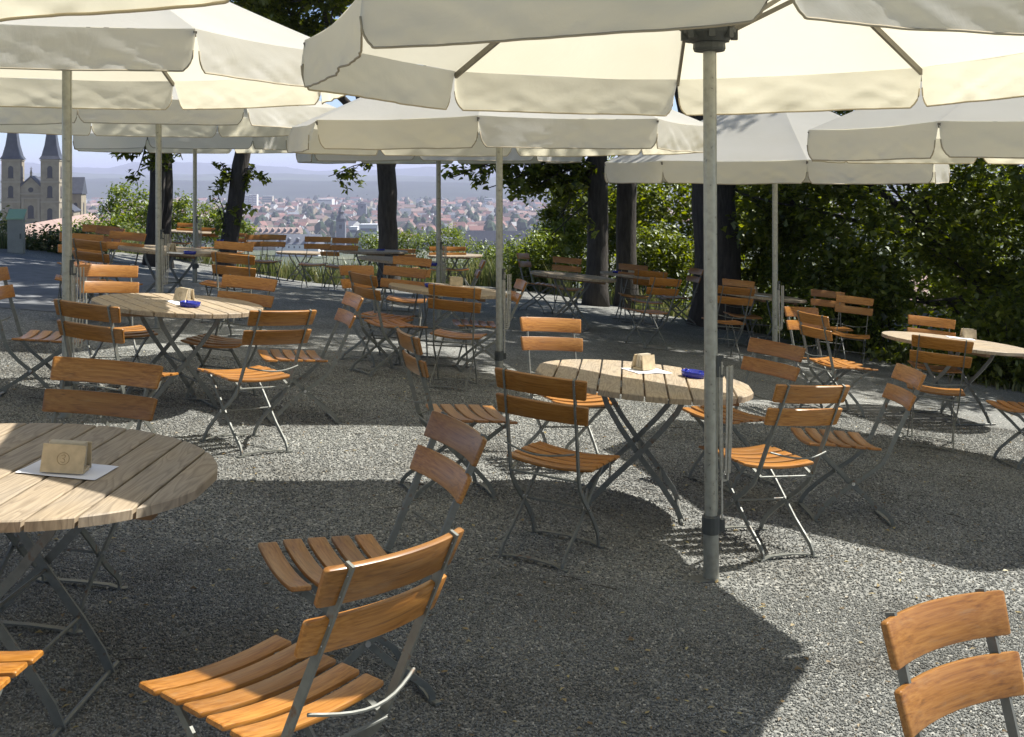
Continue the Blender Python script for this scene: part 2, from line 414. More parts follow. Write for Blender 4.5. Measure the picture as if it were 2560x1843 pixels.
ridge('middle_hills', 6800, [(-600, 436), (0, 434), (160, 431), (340, 438), (600, 433), (860, 438), (1100, 441), (1500, 437), (2600, 436), (3200, 432)], PLAIN - 2, 2200, (.06, .08, .045), 5.0, .4, .002)
ridge('mountains', 10500, [(-600, 402), (0, 410), (95, 407), (190, 418), (265, 421), (330, 408), (400, 404), (470, 406), (560, 409), (660, 415), (780, 427), (860, 429), (960, 424), (1060, 418), (1160, 417), (1300, 424), (1450, 418), (1700, 410), (2200, 414), (2700, 405), (3200, 410)], PLAIN - 2, 2400, (.05, .07, .05), 6.0, .3, .001)

# ------------------------------------------------------------------ far buildings: church, red roofed wing, town
def roofmat(name, col): return flat(name, col, .9, 0, .22, .6)
M.update(sand=flat('sandstone', (.30, .255, .18), .9, 0, .18, .5), sand_trim=flat('sandstone_trim', (.36, .31, .23), .9), slate=flat('slate_roof', (.055, .06, .075), .55, 0, .2, .7), dark=flat('dark_opening', (.02, .02, .025), .5),
         red=roofmat('red_tile', (.25, .13, .105)), brown=roofmat('brown_tile', (.17, .11, .09)), grey=roofmat('grey_roof', (.17, .18, .20)), rust=roofmat('faded_tile', (.34, .24, .20)),
         white=flat('white_render', (.74, .73, .70), .9), cream=flat('cream_render', (.55, .49, .38), .9), ochre=flat('ochre_render', (.46, .36, .23), .9), pale=flat('pale_roof', (.62, .63, .64), .7))
def gable(mb, w_, d_, h, rh, over=.4, mi=0):
    """gable roof prism, ridge along x"""
    a, b = w_ / 2 + over, d_ / 2 + over
    mb.add([(-a, -b, h), (a, -b, h), (a, b, h), (-a, b, h), (-a, 0, h + rh), (a, 0, h + rh), (-a, -b, h - .3), (a, -b, h - .3), (a, b, h - .3), (-a, b, h - .3)],
           [(0, 1, 5, 4), (2, 3, 4, 5), (1, 2, 5), (3, 0, 4), (0, 6, 7, 1), (1, 7, 8, 2), (2, 8, 9, 3), (3, 9, 6, 0), (6, 9, 8, 7)], mi)
def px2w(u, v, d): return Vector(((u - PX0) / FPX * d, d, CAMZ - (v - PY0) / FPX * d))

def arch_window(parent, x, y, z, w_, h, rz=0):
    """a recessed round-headed opening with a sill, facing -y when rz is 0"""
    mb = MB(); P = [(-w_ / 2, 0), (w_ / 2, 0), (w_ / 2, h - w_ / 2)] + [(w_ / 2 * math.cos(a), h - w_ / 2 + w_ / 2 * math.sin(a)) for a in (R_(45), R_(90), R_(135))] + [(-w_ / 2, h - w_ / 2)]
    n = len(P); mb.add([(px, -.07, pz) for px, pz in P] + [(px, .05, pz) for px, pz in P], [tuple(range(n))] + [(i, i + n, (i + 1) % n + n, (i + 1) % n) for i in range(n)])
    mb.box((0, -.12, -.12), (w_ * 1.35, .24, .2))
    o = mb.obj('window', M['dark'], parent); o.location = (x, y, z); o.rotation_euler.z = rz; return o
def church():
    d = 400; base = px2w(120, 555, d); yaw = R_(-9)
    t = thing('church', 'twin-towered sandstone church with slate spires below the terrace at left', 'church')
    t.location = (px2w(76, 540, d).x, d, 0); t.rotation_euler.z = R_(10); z0 = base.z - 3
    top = px2w(0, 398, d).z
    for s in (-1, 1):
        x = s * 6.55; tw = 6.2
        mb = MB(); mb.box((x, 3, (z0 + top) / 2), (tw, tw, top - z0)); to = mb.obj('tower', M['sand'], t)
        for hz in (top - 8.1, top - 15.2, top - .4): 
            c = MB(); c.box((x, 3, hz), (tw + .5, tw + .5, .45)); c.obj('cornice', M['sand_trim'], to)
        # spire with flared foot
        sp = MB(); rr = [(tw * .5 + .55, 0), (tw * .47, 1.2), (tw * .33, 5.0), (tw * .25, 9), (tw * .16, 15), (.05, 24)]
        ring = []
        for q, z in rr: ring.append([(x + sx * q, 3 + sy * q, top + z) for sx, sy in ((-1, -1), (1, -1), (1, 1), (-1, 1))])
        sp.add([p for r in ring for p in r], [(i * 4 + j, i * 4 + (j + 1) % 4, i * 4 + 4 + (j + 1) % 4, i * 4 + 4 + j) for i in range(len(rr) - 1) for j in range(4)] + [(3, 2, 1, 0)])
        sp.obj('spire', M['slate'], to)
        for hz in (top - 6.6, top - 13.6, top - 21.6):
            arch_window(to, x, 3 - tw / 2, hz, 1.7, 4.2); arch_window(to, x + tw / 2, 3, hz, 1.7, 4.2, R_(90))
    # middle front with gable
    gb = px2w(0, 482, d).z; pk = px2w(0, 444, d).z
    mb = MB(); a = 5.6
    mb.add([(-a, .6, z0), (a, .6, z0), (a, .6, gb), (-a, .6, gb), (0, .6, pk), (-a, 9, z0), (a, 9, z0), (a, 9, gb), (-a, 9, gb), (0, 9, pk)],
           [(0, 1, 2, 4, 3), (5, 8, 9, 7, 6), (0, 5, 6, 1), (1, 6, 7, 2), (3, 8, 5, 0)])
    fr = mb.obj('front', M['sand'], t)
    r = MB(); r.sweep([(-a - .4, 4.6, gb - .1), (0, 4.6, pk + .35), (a + .4, 4.6, gb - .1)], [(-.3, -4.4), (.3, -4.4), (.3, 4.4), (-.3, 4.4)], (0, 0, 1)); r.obj('gable_roof', M['slate'], fr)
    st = MB(); st.lathe([(.55, 0), (.35, .6), (.45, 1.5), (.25, 2.0), (.3, 2.4), (.05, 2.7)], 8, (0, 1, pk + .3)); st.box((0, 1, pk + 3.2), (.9, .18, .18)); st.box((0, 1, pk + 3.1), (.18, .18, 1.4)); st.obj('statue', M['sand_trim'], fr)
    for x, z, w_, h in ((0, gb - 9.0, 2.0, 4.6), (-4.2, gb - 9.0, 1.4, 3.8), (4.2, gb - 9.0, 1.4, 3.8)): arch_window(fr, x, .6, z, w_, h)
    for z, dz in ((gb - .4, .5), (gb - 2.0, .35), (gb - 11.0, .5)):
        c = MB(); c.box((0, .35, z), (11.4, .5, dz)); c.obj('cornice', M['sand_trim'], fr)
    for x in (-5.2, -2.7, 2.7, 5.2):
        c = MB(); c.box((x, .42, gb - 6.4), (.8, .36, 8.4)); c.obj('pilaster', M['sand_trim'], fr)
    c = MB(); c.sweep([(4.8 * math.cos(R_(a_)), .35, gb - 15 + 3.0 * math.sin(R_(a_))) for a_ in range(0, 181, 20)], [(-.3, -.3), (.3, -.3), (.3, .3), (-.3, .3)], (0, 1, 0)); c.obj('portal_arch', M['sand_trim'], fr)
    o = MB(); o.add([(.9 * math.cos(k * .5236), .52, pk - 4.4 + .9 * math.sin(k * .5236)) for k in range(12)] + [(.9 * math.cos(k * .5236), .6, pk - 4.4 + .9 * math.sin(k * .5236)) for k in range(12)], [tuple(range(12))] + [(i, (i + 1) % 12, (i + 1) % 12 + 12, i + 12) for i in range(12)]); o.obj('round_window', M['dark'], fr)
    # nave and transept to the right
    mb = MB(); nz = px2w(0, 487, d).z; mb.box((0, 24, (z0 + nz) / 2), (13, 32, nz - z0)); na = mb.obj('nave', M['sand'], t)
    r = MB(); gable(r, 32, 13, 0, 6.4); ro = r.obj('roof', M['slate'], na); ro.location = (0, 24, nz); ro.rotation_euler.z = R_(90)
    mb = MB(); mb.box((7.0, 33, (z0 + nz) / 2), (9.4, 9.5, nz - z0)); tr = mb.obj('transept', M['sand'], t)
    r = MB(); gable(r, 9.4, 9.5, 0, 6.2); ro = r.obj('roof', M['slate'], tr); ro.location = (7.0, 33, nz)
    for x in (9.6,): arch_window(tr, x, 28.25, nz - 8.5, 1.5, 5)
    arch_window(tr, 11.7, 33, nz - 9, 1.8, 5.5, R_(90))
    mb = MB(); mb.box((9.5, 16, z0 + 2), (6, 12, 9)); lo = mb.obj('low_wing', M['sand'], t)
    r = MB(); gable(r, 12, 6, 0, 2.6); ro = r.obj('roof', M['slate'], lo); ro.location = (9.5, 16, z0 + 6.5); ro.rotation_euler.z = R_(90)
church()

def dormer(mb_wall, mb_roof, x, y, z, s=1.0):
    mb_wall.box((x, y, z + .7 * s), (1.3 * s, 1.8 * s, 1.4 * s))
    mb_roof.add([(x - .85 * s, y - 1.1 * s, z + 1.4 * s), (x + .85 * s, y - 1.1 * s, z + 1.4 * s), (x + .85 * s, y + 1.6 * s, z + 1.4 * s), (x - .85 * s, y + 1.6 * s, z + 1.4 * s), (x, y - 1.1 * s, z + 2.3 * s), (x, y + 1.6 * s, z + 2.3 * s)],
                [(0, 1, 4), (1, 2, 5, 4), (3, 0, 4, 5), (2, 3, 5), (0, 3, 2, 1)])
def long_building(name, label, u0, u1, vtop, vb, d, wallm, roofm, nd, rows=1, depth=13, yaw=0, dm=1.0, ground_z=None, fixed=None):
    """long range with a tall dormered roof; ends u0..u1, ridge at row vtop, eaves at row vb"""
    a, b = px2w(u0, vb, d), px2w(u1, vb, d); W = b.x - a.x; ez = a.z; rz = px2w(0, vtop, d + depth / 2).z; z0 = ground_z if ground_z is not None else ez - 9
    if fixed: W, ez, rz, cx_, cy_, yaw = fixed; z0 = ez - 9
    t = thing(name, label, 'building'); t.location = ((a.x + b.x) / 2, d + depth / 2, 0) if not fixed else (cx_, cy_, 0); t.rotation_euler.z = R_(yaw)
    mb = MB(); mb.box((0, 0, (z0 + ez) / 2), (W, depth, ez - z0)); wl = mb.obj('wall', M[wallm], t)
    mb = MB(); gable(mb, W, depth, ez + .3, rz - ez); ro = mb.obj('roof', M[roofm], t)
    for row in range(rows):
        f = (.16 + .42 * row / max(1, rows)) if rows > 1 else .3
        n = nd - row
        for k in range(n):
            x = -W / 2 + W * (k + .5 + (.5 if row % 2 else 0) * 0) / n; y = -depth / 2 * (1 - f); z = ez + (rz - ez) * f
            w1, r1 = MB(), MB(); dormer(w1, r1, 0, 0, 0, dm); o = w1.obj('dormer', M['dark'], ro); o.location = (x, y, z - .5)
            r1m = M[roofm]; me = o.data; me.materials.append(r1m)
            o2 = MB(); o2.v = r1.v; o2.f = r1.f; o2.m = [0] * len(r1.f)
            bm = bmesh.new(); bm.from_mesh(me); m2 = o2.mesh('dormer', r1m); n0 = len(bm.faces); bm.from_mesh(m2); bm.faces.ensure_lookup_table()
            for fce in bm.faces[n0:]: fce.material_index = 1
            bm.to_mesh(me); bm.free()
    nwin = max(4, int(W / 5))
    for k in range(nwin):
        mb = MB(); mb.box((-W / 2 + W * (k + .5) / nwin, -depth / 2 - .04, ez - 2.4), (1.3, .14, 2.0)); mb.obj('window', M['dark'], wl)
    return t
t = long_building('monastery_wing', 'long wing with red tiled roof and dormers in front of the church', 40, 285, 549, 590, 235, 'cream', 'rust', 15, 2, 13, 9, 1.25, fixed=(76, CAMZ - 15.2, CAMZ - 9.0, -92, 228, 100.5))
long_building('dormered_hall', 'great grey slate roof with dormers seen between the umbrella poles', 1165, 1330, 578, 632, 960, 'cream', 'slate', 6, 2, 26, -4, 2.6, PLAIN)
long_building('barrack_block', 'long pink tiled block with a row of dormers at the town edge', 612, 748, 569, 584, 1180, 'ochre', 'rust', 9, 1, 22, 2, 2.0, PLAIN)
long_building('slate_hall', 'wide slate roofed hall standing in front of the pink tiled block', 690, 800, 586, 612, 1080, 'white', 'grey', 5, 1, 20, -6, 2.0, PLAIN)

def block(name, label, u, vt, vb, wpx, d, wallm, dep=14, group=None, slab=True, yaw=0, nf=6):
    """a flat-roofed block with window bands"""
    p = px2w(u, vt, d); W = wpx / FPX * d; z0 = PLAIN
    t = thing(name, label, 'building', group); t.location = (p.x, d, 0); t.rotation_euler.z = R_(yaw)
    mb = MB(); mb.box((0, dep / 2, (z0 + p.z) / 2), (W, dep, p.z - z0)); wl = mb.obj('wall', M[wallm], t)
    mb = MB(); mb.box((0, dep / 2, p.z + .4), (W + .6, dep + .6, .8)); mb.obj('roof', M['pale' if slab else 'grey'], t)
    vis = px2w(u, vb, d).z
    for k in range(nf):
        z = vis + (p.z - vis) * (k + .5) / nf
        mb = MB(); mb.box((0, -.08, z), (W * .86, .3, (p.z - vis) / nf * .36)); mb.obj('window_band', M['grey'], wl)
    return t
for k, (u, vt, wp) in enumerate([(604, 487, 9), (615, 489, 9), (626, 488, 9), (637, 487, 10)]):
    block('tower_block', ['first white tower block of a row of four, right beside the leaning trunk', 'second white tower block of the row of four', 'third white tower block of the row of four', 'white tower block closing the row of four far from the leaning trunk'][k], u, vt, 522, wp, 2500, 'white', 16, 'row of four tower blocks in the town', nf=8)
block('tower_block', 'short square white tower block, leftmost under the hanging branch', 1197, 503, 524, 15, 3000, 'white', 18, 'tower blocks under the hanging branch')
block('tower_block', 'tallest white tower block under the hanging branch, left of the pole', 1221, 497, 524, 20, 2900, 'white', 18, 'tower blocks under the hanging branch')
block('tower_block', 'slim white tower block just right of the centre umbrella pole', 1286, 501, 532, 16, 2800, 'white', 16, 'tower blocks under the hanging branch')
block('tower_block', 'wide white tower block near the twigs right of the pole', 1353, 502, 530, 18, 2900, 'white', 18, 'tower blocks under the hanging branch')
block('factory_hall', 'big white hall with flat roof right beside the dark central trunk', 921, 563, 588, 46, 1250, 'white', 24, nf=1)
block('factory_hall', 'small white hall left of the big white one', 883, 569, 588, 20, 1280, 'white', 20, nf=1)
block('factory_hall', 'low white warehouse with a pale roof in front of the hills', 811, 499, 505, 38, 2700, 'white', 40, nf=1)
block('apartment_slab', 'cream apartment slab behind the four tower blocks', 668, 491, 506, 26, 2800, 'cream', 16, nf=3)
def steeple(label, u, vt, d, w_, hb, roofm, sp):
    p = px2w(u, vt, d); t = thing('church_steeple', label, 'church'); t.location = (p.x, d, 0)
    mb = MB(); mb.box((0, 0, (PLAIN + p.z - sp) / 2), (w_, w_, p.z - sp - PLAIN)); mb.obj('tower', M[hb], t)
    mb = MB(); mb.lathe([(w_ * .6, 0), (w_ * .62, sp * .2), (w_ * .38, sp * .4), (w_ * .3, sp * .5), (w_ * .36, sp * .62), (w_ * .1, sp * .8), (.15, sp)], 8, (0, 0, p.z - sp)); mb.obj('spire', M[roofm], t)
    mb = MB(); mb.box((0, -w_ / 2 - .02, p.z - sp - 5), (w_ * .3, .2, 4)); mb.obj('belfry_window', M['dark'], t)
steeple('dark onion-domed steeple left of the white halls', 853, 515, 1150, 9, 'grey', 'slate', 16)
steeple('square grey church tower against the wooded hill', 906, 503, 1900, 14, 'grey', 'slate', 5)
steeple('small white steeple among the roofs above the pink block', 722, 544, 1500, 5, 'white', 'slate', 9)

# town houses: a dozen shapes shared by about 250 houses
HOUSE = []
for k in range(12):
    W, D_, H, RH = rnd.uniform(10, 20), rnd.uniform(9, 13), rnd.uniform(6, 11), rnd.uniform(4, 7)
    a, b = MB(), MB(); a.box((0, 0, H / 2), (W, D_, H)); 
    for fl in range(2):
        for q in range(4): a.box((-W / 2 + W * (q + .5) / 4, -D_ / 2 - .05, 2 + fl * H * .42), (1.2, .2, 1.6), mi=1)
    a.add([(-W / 2, -D_ / 2, H), (-W / 2, D_ / 2, H), (-W / 2, 0, H + RH), (W / 2, -D_ / 2, H), (W / 2, D_ / 2, H), (W / 2, 0, H + RH)], [(0, 2, 1), (3, 4, 5)])
    aw, bo = W / 2 + .3, D_ / 2 + .4
    b.add([(-aw, -bo, H - .2), (aw, -bo, H - .2), (aw, 0, H + RH + .15), (-aw, 0, H + RH + .15), (aw, bo, H - .2), (-aw, bo, H - .2)], [(0, 1, 2, 3), (3, 2, 4, 5)])
    b.box((W * .25, D_ * .12, H + RH * .9), (1.0, 1.0, 2.4))
    wm = ['white', 'cream', 'white', 'ochre', 'cream', 'white'][k % 6]; rm = ['red', 'brown', 'rust', 'brown', 'grey', 'red', 'rust', 'brown', 'grey', 'slate', 'red', 'brown'][k]
    HOUSE.append((a.mesh('house_wall', [M[wm], M['dark']]), b.mesh('house_roof', M[rm]), wm, rm))
COLW = dict(white='white', cream='cream', ochre='ochre'); COLR = dict(red='red tiled', brown='brown tiled', rust='faded pink tiled', grey='grey', slate='dark slate')
placed = []; nh = 0; tries = 0
while nh < 262 and tries < 9000:
    tries += 1
    v = 505 + (rnd.random() ** .75) * 118; d = (CAMZ - PLAIN) * FPX / (v - PY0)
    u = rnd.choice([rnd.uniform(205, 345), rnd.uniform(590, 940), rnd.uniform(590, 940), rnd.uniform(990, 1480), rnd.uniform(990, 1480), rnd.uniform(990, 1480), rnd.uniform(560, 1500), rnd.uniform(2000, 2150)])
    x = (u - PX0) / FPX * d
    if d < 980 or any(abs(x - a) < 15 and abs(d - b) < 22 for a, b in placed): continue
    if d < 1300 and (590 < u < 950 or 1150 < u < 1345): continue
    placed.append((x, d)); k = rnd.randrange(12); a, b, wm, rm = HOUSE[k]
    zone = ('beside the church' if u < 350 else 'above the pink block' if u < 700 else 'right of the small steeple' if u < 850 else 'beside the dark central trunk' if u < 1000 else 'left of the thin pole' if u < 1096 else
            'between the centre poles' if u < 1248 else 'above the slate roof' if u < 1350 else 'behind the hanging twigs' if u < 1560 else 'glimpsed through right hand leaves')
    near = 'near' if d < 1400 else 'middle' if d < 1850 else 'far' if d < 2500 else 'farthest'
    wc, rc = COLW[wm], COLR[rm]
    t = thing('house', f'{wc} house, {rc} roof, {near} in the town {zone}', 'house', f'{wc} {rc} roofed houses {near} {zone}')
    t.location = (x, d, PLAIN); t.rotation_euler.z = R_(rnd.choice([0, 90, 20, -25, 70, 45]) + rnd.uniform(-8, 8)); s = rnd.uniform(.75, 1.05); t.scale = (s, s, s)
    link('wall', a, t); link('roof', b, t); nh += 1
# the town beyond: countless roofs, and its trees, each one joined mass
mb = MB()
for k in range(1100):
    d = rnd.uniform(1500, 3350); x = rnd.uniform(-.42, .40) * d
    W, D_, H = rnd.uniform(12, 34), rnd.uniform(10, 16), rnd.uniform(6, 11); m_ = rnd.randrange(6); c, s = math.cos(k), math.sin(k)
    P = [(-W / 2, -D_ / 2), (W / 2, -D_ / 2), (W / 2, D_ / 2), (-W / 2, D_ / 2)]; P = [(x + c * p - s * q, d + s * p + c * q) for p, q in P]
    m0 = (P[0][0] + P[3][0]) / 2, (P[0][1] + P[3][1]) / 2; m1 = (P[1][0] + P[2][0]) / 2, (P[1][1] + P[2][1]) / 2; z = PLAIN
    vv = [(*p, z) for p in P] + [(*p, z + H) for p in P] + [(*m0, z + H + 5), (*m1, z + H + 5)]
    mb.add(vv, [(0, 1, 5, 4), (1, 2, 6, 5), (2, 3, 7, 6), (3, 0, 4, 7), (7, 4, 8), (5, 6, 9)], m_ % 3); mb.add(vv, [(4, 5, 9, 8), (6, 7, 8, 9)], 3 + m_ % 4)
tag(mb.obj('distant_town', [M['white'], M['cream'], M['ochre'], M['red'], M['brown'], M['rust'], M['grey']]), 'countless small roofs of the hazy town spread over the plain', kind='stuff')
mb = MB()
for k in range(1500):
    v = 500 + rnd.random() ** 1.3 * 130; d = (CAMZ - PLAIN) * FPX / (v - PY0); x = rnd.uniform(-.5, .42) * d
    if d < 700: continue
    r = rnd.uniform(4, 9); h = r * rnd.uniform(1.1, 1.7)
    ring = [(.55, 0.0), (1.0, .35), (.85, .7), (.35, 1.0)]
    o = [(x + q * r * math.cos(a * 1.0472 + k) * rnd.uniform(.75, 1.2), d + q * r * math.sin(a * 1.0472 + k), PLAIN + zz * h * 1.5 * rnd.uniform(.9, 1.1)) for q, zz in ring for a in range(6)]
    mb.add(o, [(i * 6 + j, i * 6 + (j + 1) % 6, i * 6 + 6 + (j + 1) % 6, i * 6 + 6 + j) for i in range(3) for j in range(6)] + [tuple(18 + j for j in range(6))])
tag(mb.obj('town_trees', flat('far_foliage', (.035, .06, .025), 1, 0, .35, .05)), 'dark round trees scattered between the roofs of the town', kind='stuff')
# wooded slope right under the terrace
# red roofed shed seen through the leaves at right
def shed():
    d = 46; a = px2w(2330, 757, d)
    t = thing('shed', 'blue-walled shed with a pink tiled roof below the trees at right', 'shed'); t.location = (px2w(2440, 790, d).x, d + 3, 0); t.rotation_euler.z = R_(-14)
    zt, ze, z0 = px2w(0, 716, d).z, px2w(0, 772, d).z, px2w(0, 900, d).z - 3
    mb = MB(); mb.box((0, 0, (z0 + ze) / 2), (6.2, 5, ze - z0)); mb.obj('wall', flat('blue_grey_board', (.07, .085, .13), .8, 0, .2, 3), t)
    mb = MB(); gable(mb, 6.2, 5, ze + .2, zt - ze); mb.obj('roof', M['rust'], t)
    mb = MB(); mb.box((1.2, -2.55, ze - 1.3), (1.1, .12, 1.5)); mb.obj('window', M['dark'], t)
shed()

# ------------------------------------------------------------------ folding beer-garden chair
def rounded(wd, th, r=.004, n=2):
    P = []
    for cx, cy, a0 in ((wd / 2 - r, th / 2 - r, 0), (-wd / 2 + r, th / 2 - r, 90), (-wd / 2 + r, -th / 2 + r, 180), (wd / 2 - r, -th / 2 + r, 270)):
        for k in range(n + 1): P.append((cx + r * math.cos(R_(a0 + 90 * k / n)), cy + r * math.sin(R_(a0 + 90 * k / n))))
    return P
CH_H, CH_S = .897, .442
def slat_mesh(name, L, wd, th, curve, axis, tip=.012):
    """board along x, bowed by curve (vector), cross-section wd (along axis) by th, with eased ends"""
    mb = MB(); xs = [-1, -.985, -.955] + [-.8 + .2 * i for i in range(9)] + [.955, .985, 1]; pts = []; scl = []
    for q in xs:
        pts.append(Vector((q * L / 2, 0, 0)) + Vector(curve) * q * q)
        e = abs(q); scl.append((1 - (.10 if e > .99 else .03 if e > .97 else 0), .62 if e > .99 else .93 if e > .97 else 1))
    mb.sweep(pts, rounded(wd, th), axis, scl); return mb.mesh(name, M['slat'], True)
BV = Vector((0, -.342, .940)); BN = Vector((0, -.940, -.342))          # back plane: upward and rearward directions
SEAT = slat_mesh('seat_slat', .446, .067, .016, (0, 0, .020), (0, 1, 0))
BACK = [slat_mesh('back_slat', .458, .098, .018, (0, .032, 0), BV), slat_mesh('back_slat_low', .464, .094, .018, (0, .032, 0), BV)]
for me in (SEAT, *BACK):
    me.set_sharp_from_angle(angle=R_(38))
def post_mesh(s):
    mb = MB(); x = s * .176
    P = [(-.356, .905), (-.296, .74), (-.216, .52), (-.184, .43), (-.152, .365), (-.085, .30), (.005, .232), (.095, .155), (.160, .092), (.192, .045), (.205, .004)]
    mb.bar([(x, y, z) for y, z in P], .024, .009, (0, 1, 0)); return mb.mesh('post', M['frame'])
def leg_mesh(s):
    mb = MB(); x = s * .158
    P = [(.262, .424), (.225, .41), (.10, .312), (.005, .232), (-.09, .152), (-.168, .098), (-.222, .06), (-.246, .03), (-.252, .004)]
    mb.bar([(x, y, z) for y, z in P], .022, .009, (0, 1, 0)); return mb.mesh('leg', M['frame'])
POST = [post_mesh(-1), post_mesh(1)]; LEG = [leg_mesh(-1), leg_mesh(1)]
def small(name, fn, m): mb = MB(); fn(mb); return mb.mesh(name, M[m])
ROD = small('back_rod', lambda mb: mb.tube([(-.176 + .0352 * i, -.262 - .042 * math.sin(math.pi * i / 10), .545 - .022 * math.sin(math.pi * i / 10)) for i in range(11)], .0048, 6), 'frame')
CROSS = small('pivot_rod', lambda mb: mb.tube([(-.18, .005, .232), (.18, .005, .232)], .0055, 6), 'frame')
SROD = small('seat_rod', lambda mb: mb.tube([(-.172, -.188, .402), (.172, -.188, .402)], .0055, 6), 'frame')
FROD = small('seat_rod', lambda mb: mb.tube([(-.166, .235, .405), (.166, .235, .405)], .0055, 6), 'frame')
RAIL = [small('seat_rail', lambda mb, s=s: mb.bar([(s * .166, -.19, .405), (s * .166, -.12, .433), (s * .166, .27, .4365)], .018, .005, (1, 0, 0)), 'frame') for s in (-1, 1)]
def footfn(y, hw):
    return lambda mb: mb.bar([(-hw - .03, y - .01, .008), (-hw, y, .006), (-hw * .72, y + .006, .018), (0, y + .01, .022), (hw * .72, y + .006, .018), (hw, y, .006), (hw + .03, y - .01, .008)], .026, .006, (0, 1, 0))
FOOT = [small('foot_bar', footfn(.205, .176), 'frame'), small('foot_bar', footfn(-.252, .158), 'frame')]
def rivets(mb):
    for s in (-1, 1):
        for h in (.022, .076, .150, .205):
            c = Vector((s * .176, -.356, .902)) - BV * h + BN * .0055
            mb.lathe([(.006, 0), (.0045, .003), (.001, .004)], 6, (0, 0, 0)); k = 18
            vs2 = mb.v[-k:]; q = BN.to_track_quat('Z', 'Y').to_matrix(); mb.v[-k:] = [tuple(q @ Vector(p) + c) for p in vs2]
        mb.tube([(s * .15, .005, .232), (s * .186, .005, .232)], .010, 8)
RIV = small('rivets', rivets, 'bright')
def make_chair():
    t = thing('folding_chair', 'x', 'chair', 'slatted folding chairs of the beer garden')
    for k in range(5):
        y = -.130 + .035 + k * .0875; link('seat_slat', SEAT, t, (0, y, CH_S - .010 - (.006 if k == 4 else 0)))
    for k, h in enumerate((.052, .184)):
        c = Vector((0, -.356, .902)) - BV * h - BN * .0045
        link('back_slat', BACK[k], t, (0, c.y + .001 - .0045 - .0135, c.z))
    for k in (0, 1): link('post', POST[k], t); link('leg', LEG[k], t); link('seat_rail', RAIL[k], t); link('foot_bar', FOOT[k], t)
    for n, me in (('back_rod', ROD), ('pivot_rod', CROSS), ('seat_rod', SROD), ('seat_rod', FROD)): link(n, me, t)
    link('rivets', RIV, t)['kind'] = 'stuff'
    return t
CHAIR0 = make_chair(); used = []
def chair(label, pos, deg, sink=.0):
    o = CHAIR0 if not used else copy_tree(CHAIR0); used.append(o)
    o.matrix_world = stand(pos[0], pos[1], deg); o.location.z += sink; o['label'] = label; return o
def chair_px(label, u, v, deg):
    """chair whose top rail centre shows at pixel u, v"""
    p = (at_far if v < 627 and u > 400 and abs(u - 569) > 3 else at)(u, v, .89); f = (math.sin(R_(deg)), math.cos(R_(deg)))
    return chair(label, (p.x + .33 * f[0], p.y + .33 * f[1]), deg)
CH = [
 ('nearest chair in front, seat half in sun, turned away from the camera', (-.60, 2.80), -53), ('chair with steeply tilted back just behind the nearest chair, facing left', (-.563, 3.836), -116),
 ('sunlit chair cut off by the bottom right corner, facing right', (1.092, 2.238), 143), ('brown shaded chair at the near side of the table by the big pole', (.19, 5.54), 24),
 ('bright orange chair behind the table by the big pole', (.323, 7.411), 156), ('shaded chair at the left side of the table by the big pole, facing right', (-.349, 6.443), 70),
 ('chair with sunlit seat right beside the big pole, back to the camera', (1.295, 5.957), -25), ('chair right behind the big pole facing left, its back in full view', (1.409, 7.25), -127),
 ('chair with greyish pink back right of the big pole, facing left', (1.951, 6.682), -90), ('chair at the near side of the table on the right edge, back to the camera', (3.449, 9.302), 18),
 ('chair at the far side of the table on the right edge, facing the camera', (4.127, 11.175), 192), ('bright orange chair on its own between the far right pole and the right table', (2.917, 10.734), 148),
 ('glowing orange chair behind the table in the left middle, facing the camera', (-3.063, 8.643), 144), ('chair right behind the left middle table, facing left with its back shaded', (-2.205, 8.547), -168),
 ('chair with sunlit slatted seat right of the left middle table', (-1.688, 7.125), -42), ('chair facing left, second to the right of the left middle table', (-1.526, 8.042), -112),
 ('shaded chair at the near left side of the left middle table', (-2.404, 6.788), 20), ('chair behind the big left foreground table, facing the camera', (-1.76, 4.331), 183),
 ('brown chair on the near side of the centre table, back to the camera', (-.524, 9.992), 8), ('tan chair on the far side of the centre table, facing the camera', (-1.24, 11.114), 194),
 ('dark chair on the near right side of the far left table with the blue ashtray', (-2.809, 11.604), 10), ('reddish chair behind the far left table, left of the pole', (-4.721, 13.215), 186),
 ('reddish chair behind the table under the twin dark trunks', (1.821, 17.346), 179), ('chair cut off by the right edge, only its sunlit seat showing', (4.02, 8.75), -95),
]
for c in CH: chair(*c)
p = at(115, 845, CH_S); chair('chair cut off by the left edge, facing right, seat greyish pink', (p.x - .08, p.y), 83)
chair('chair in the bottom left corner, only the sunlit ends of its seat slats showing', (-1.49, 2.66), 3)
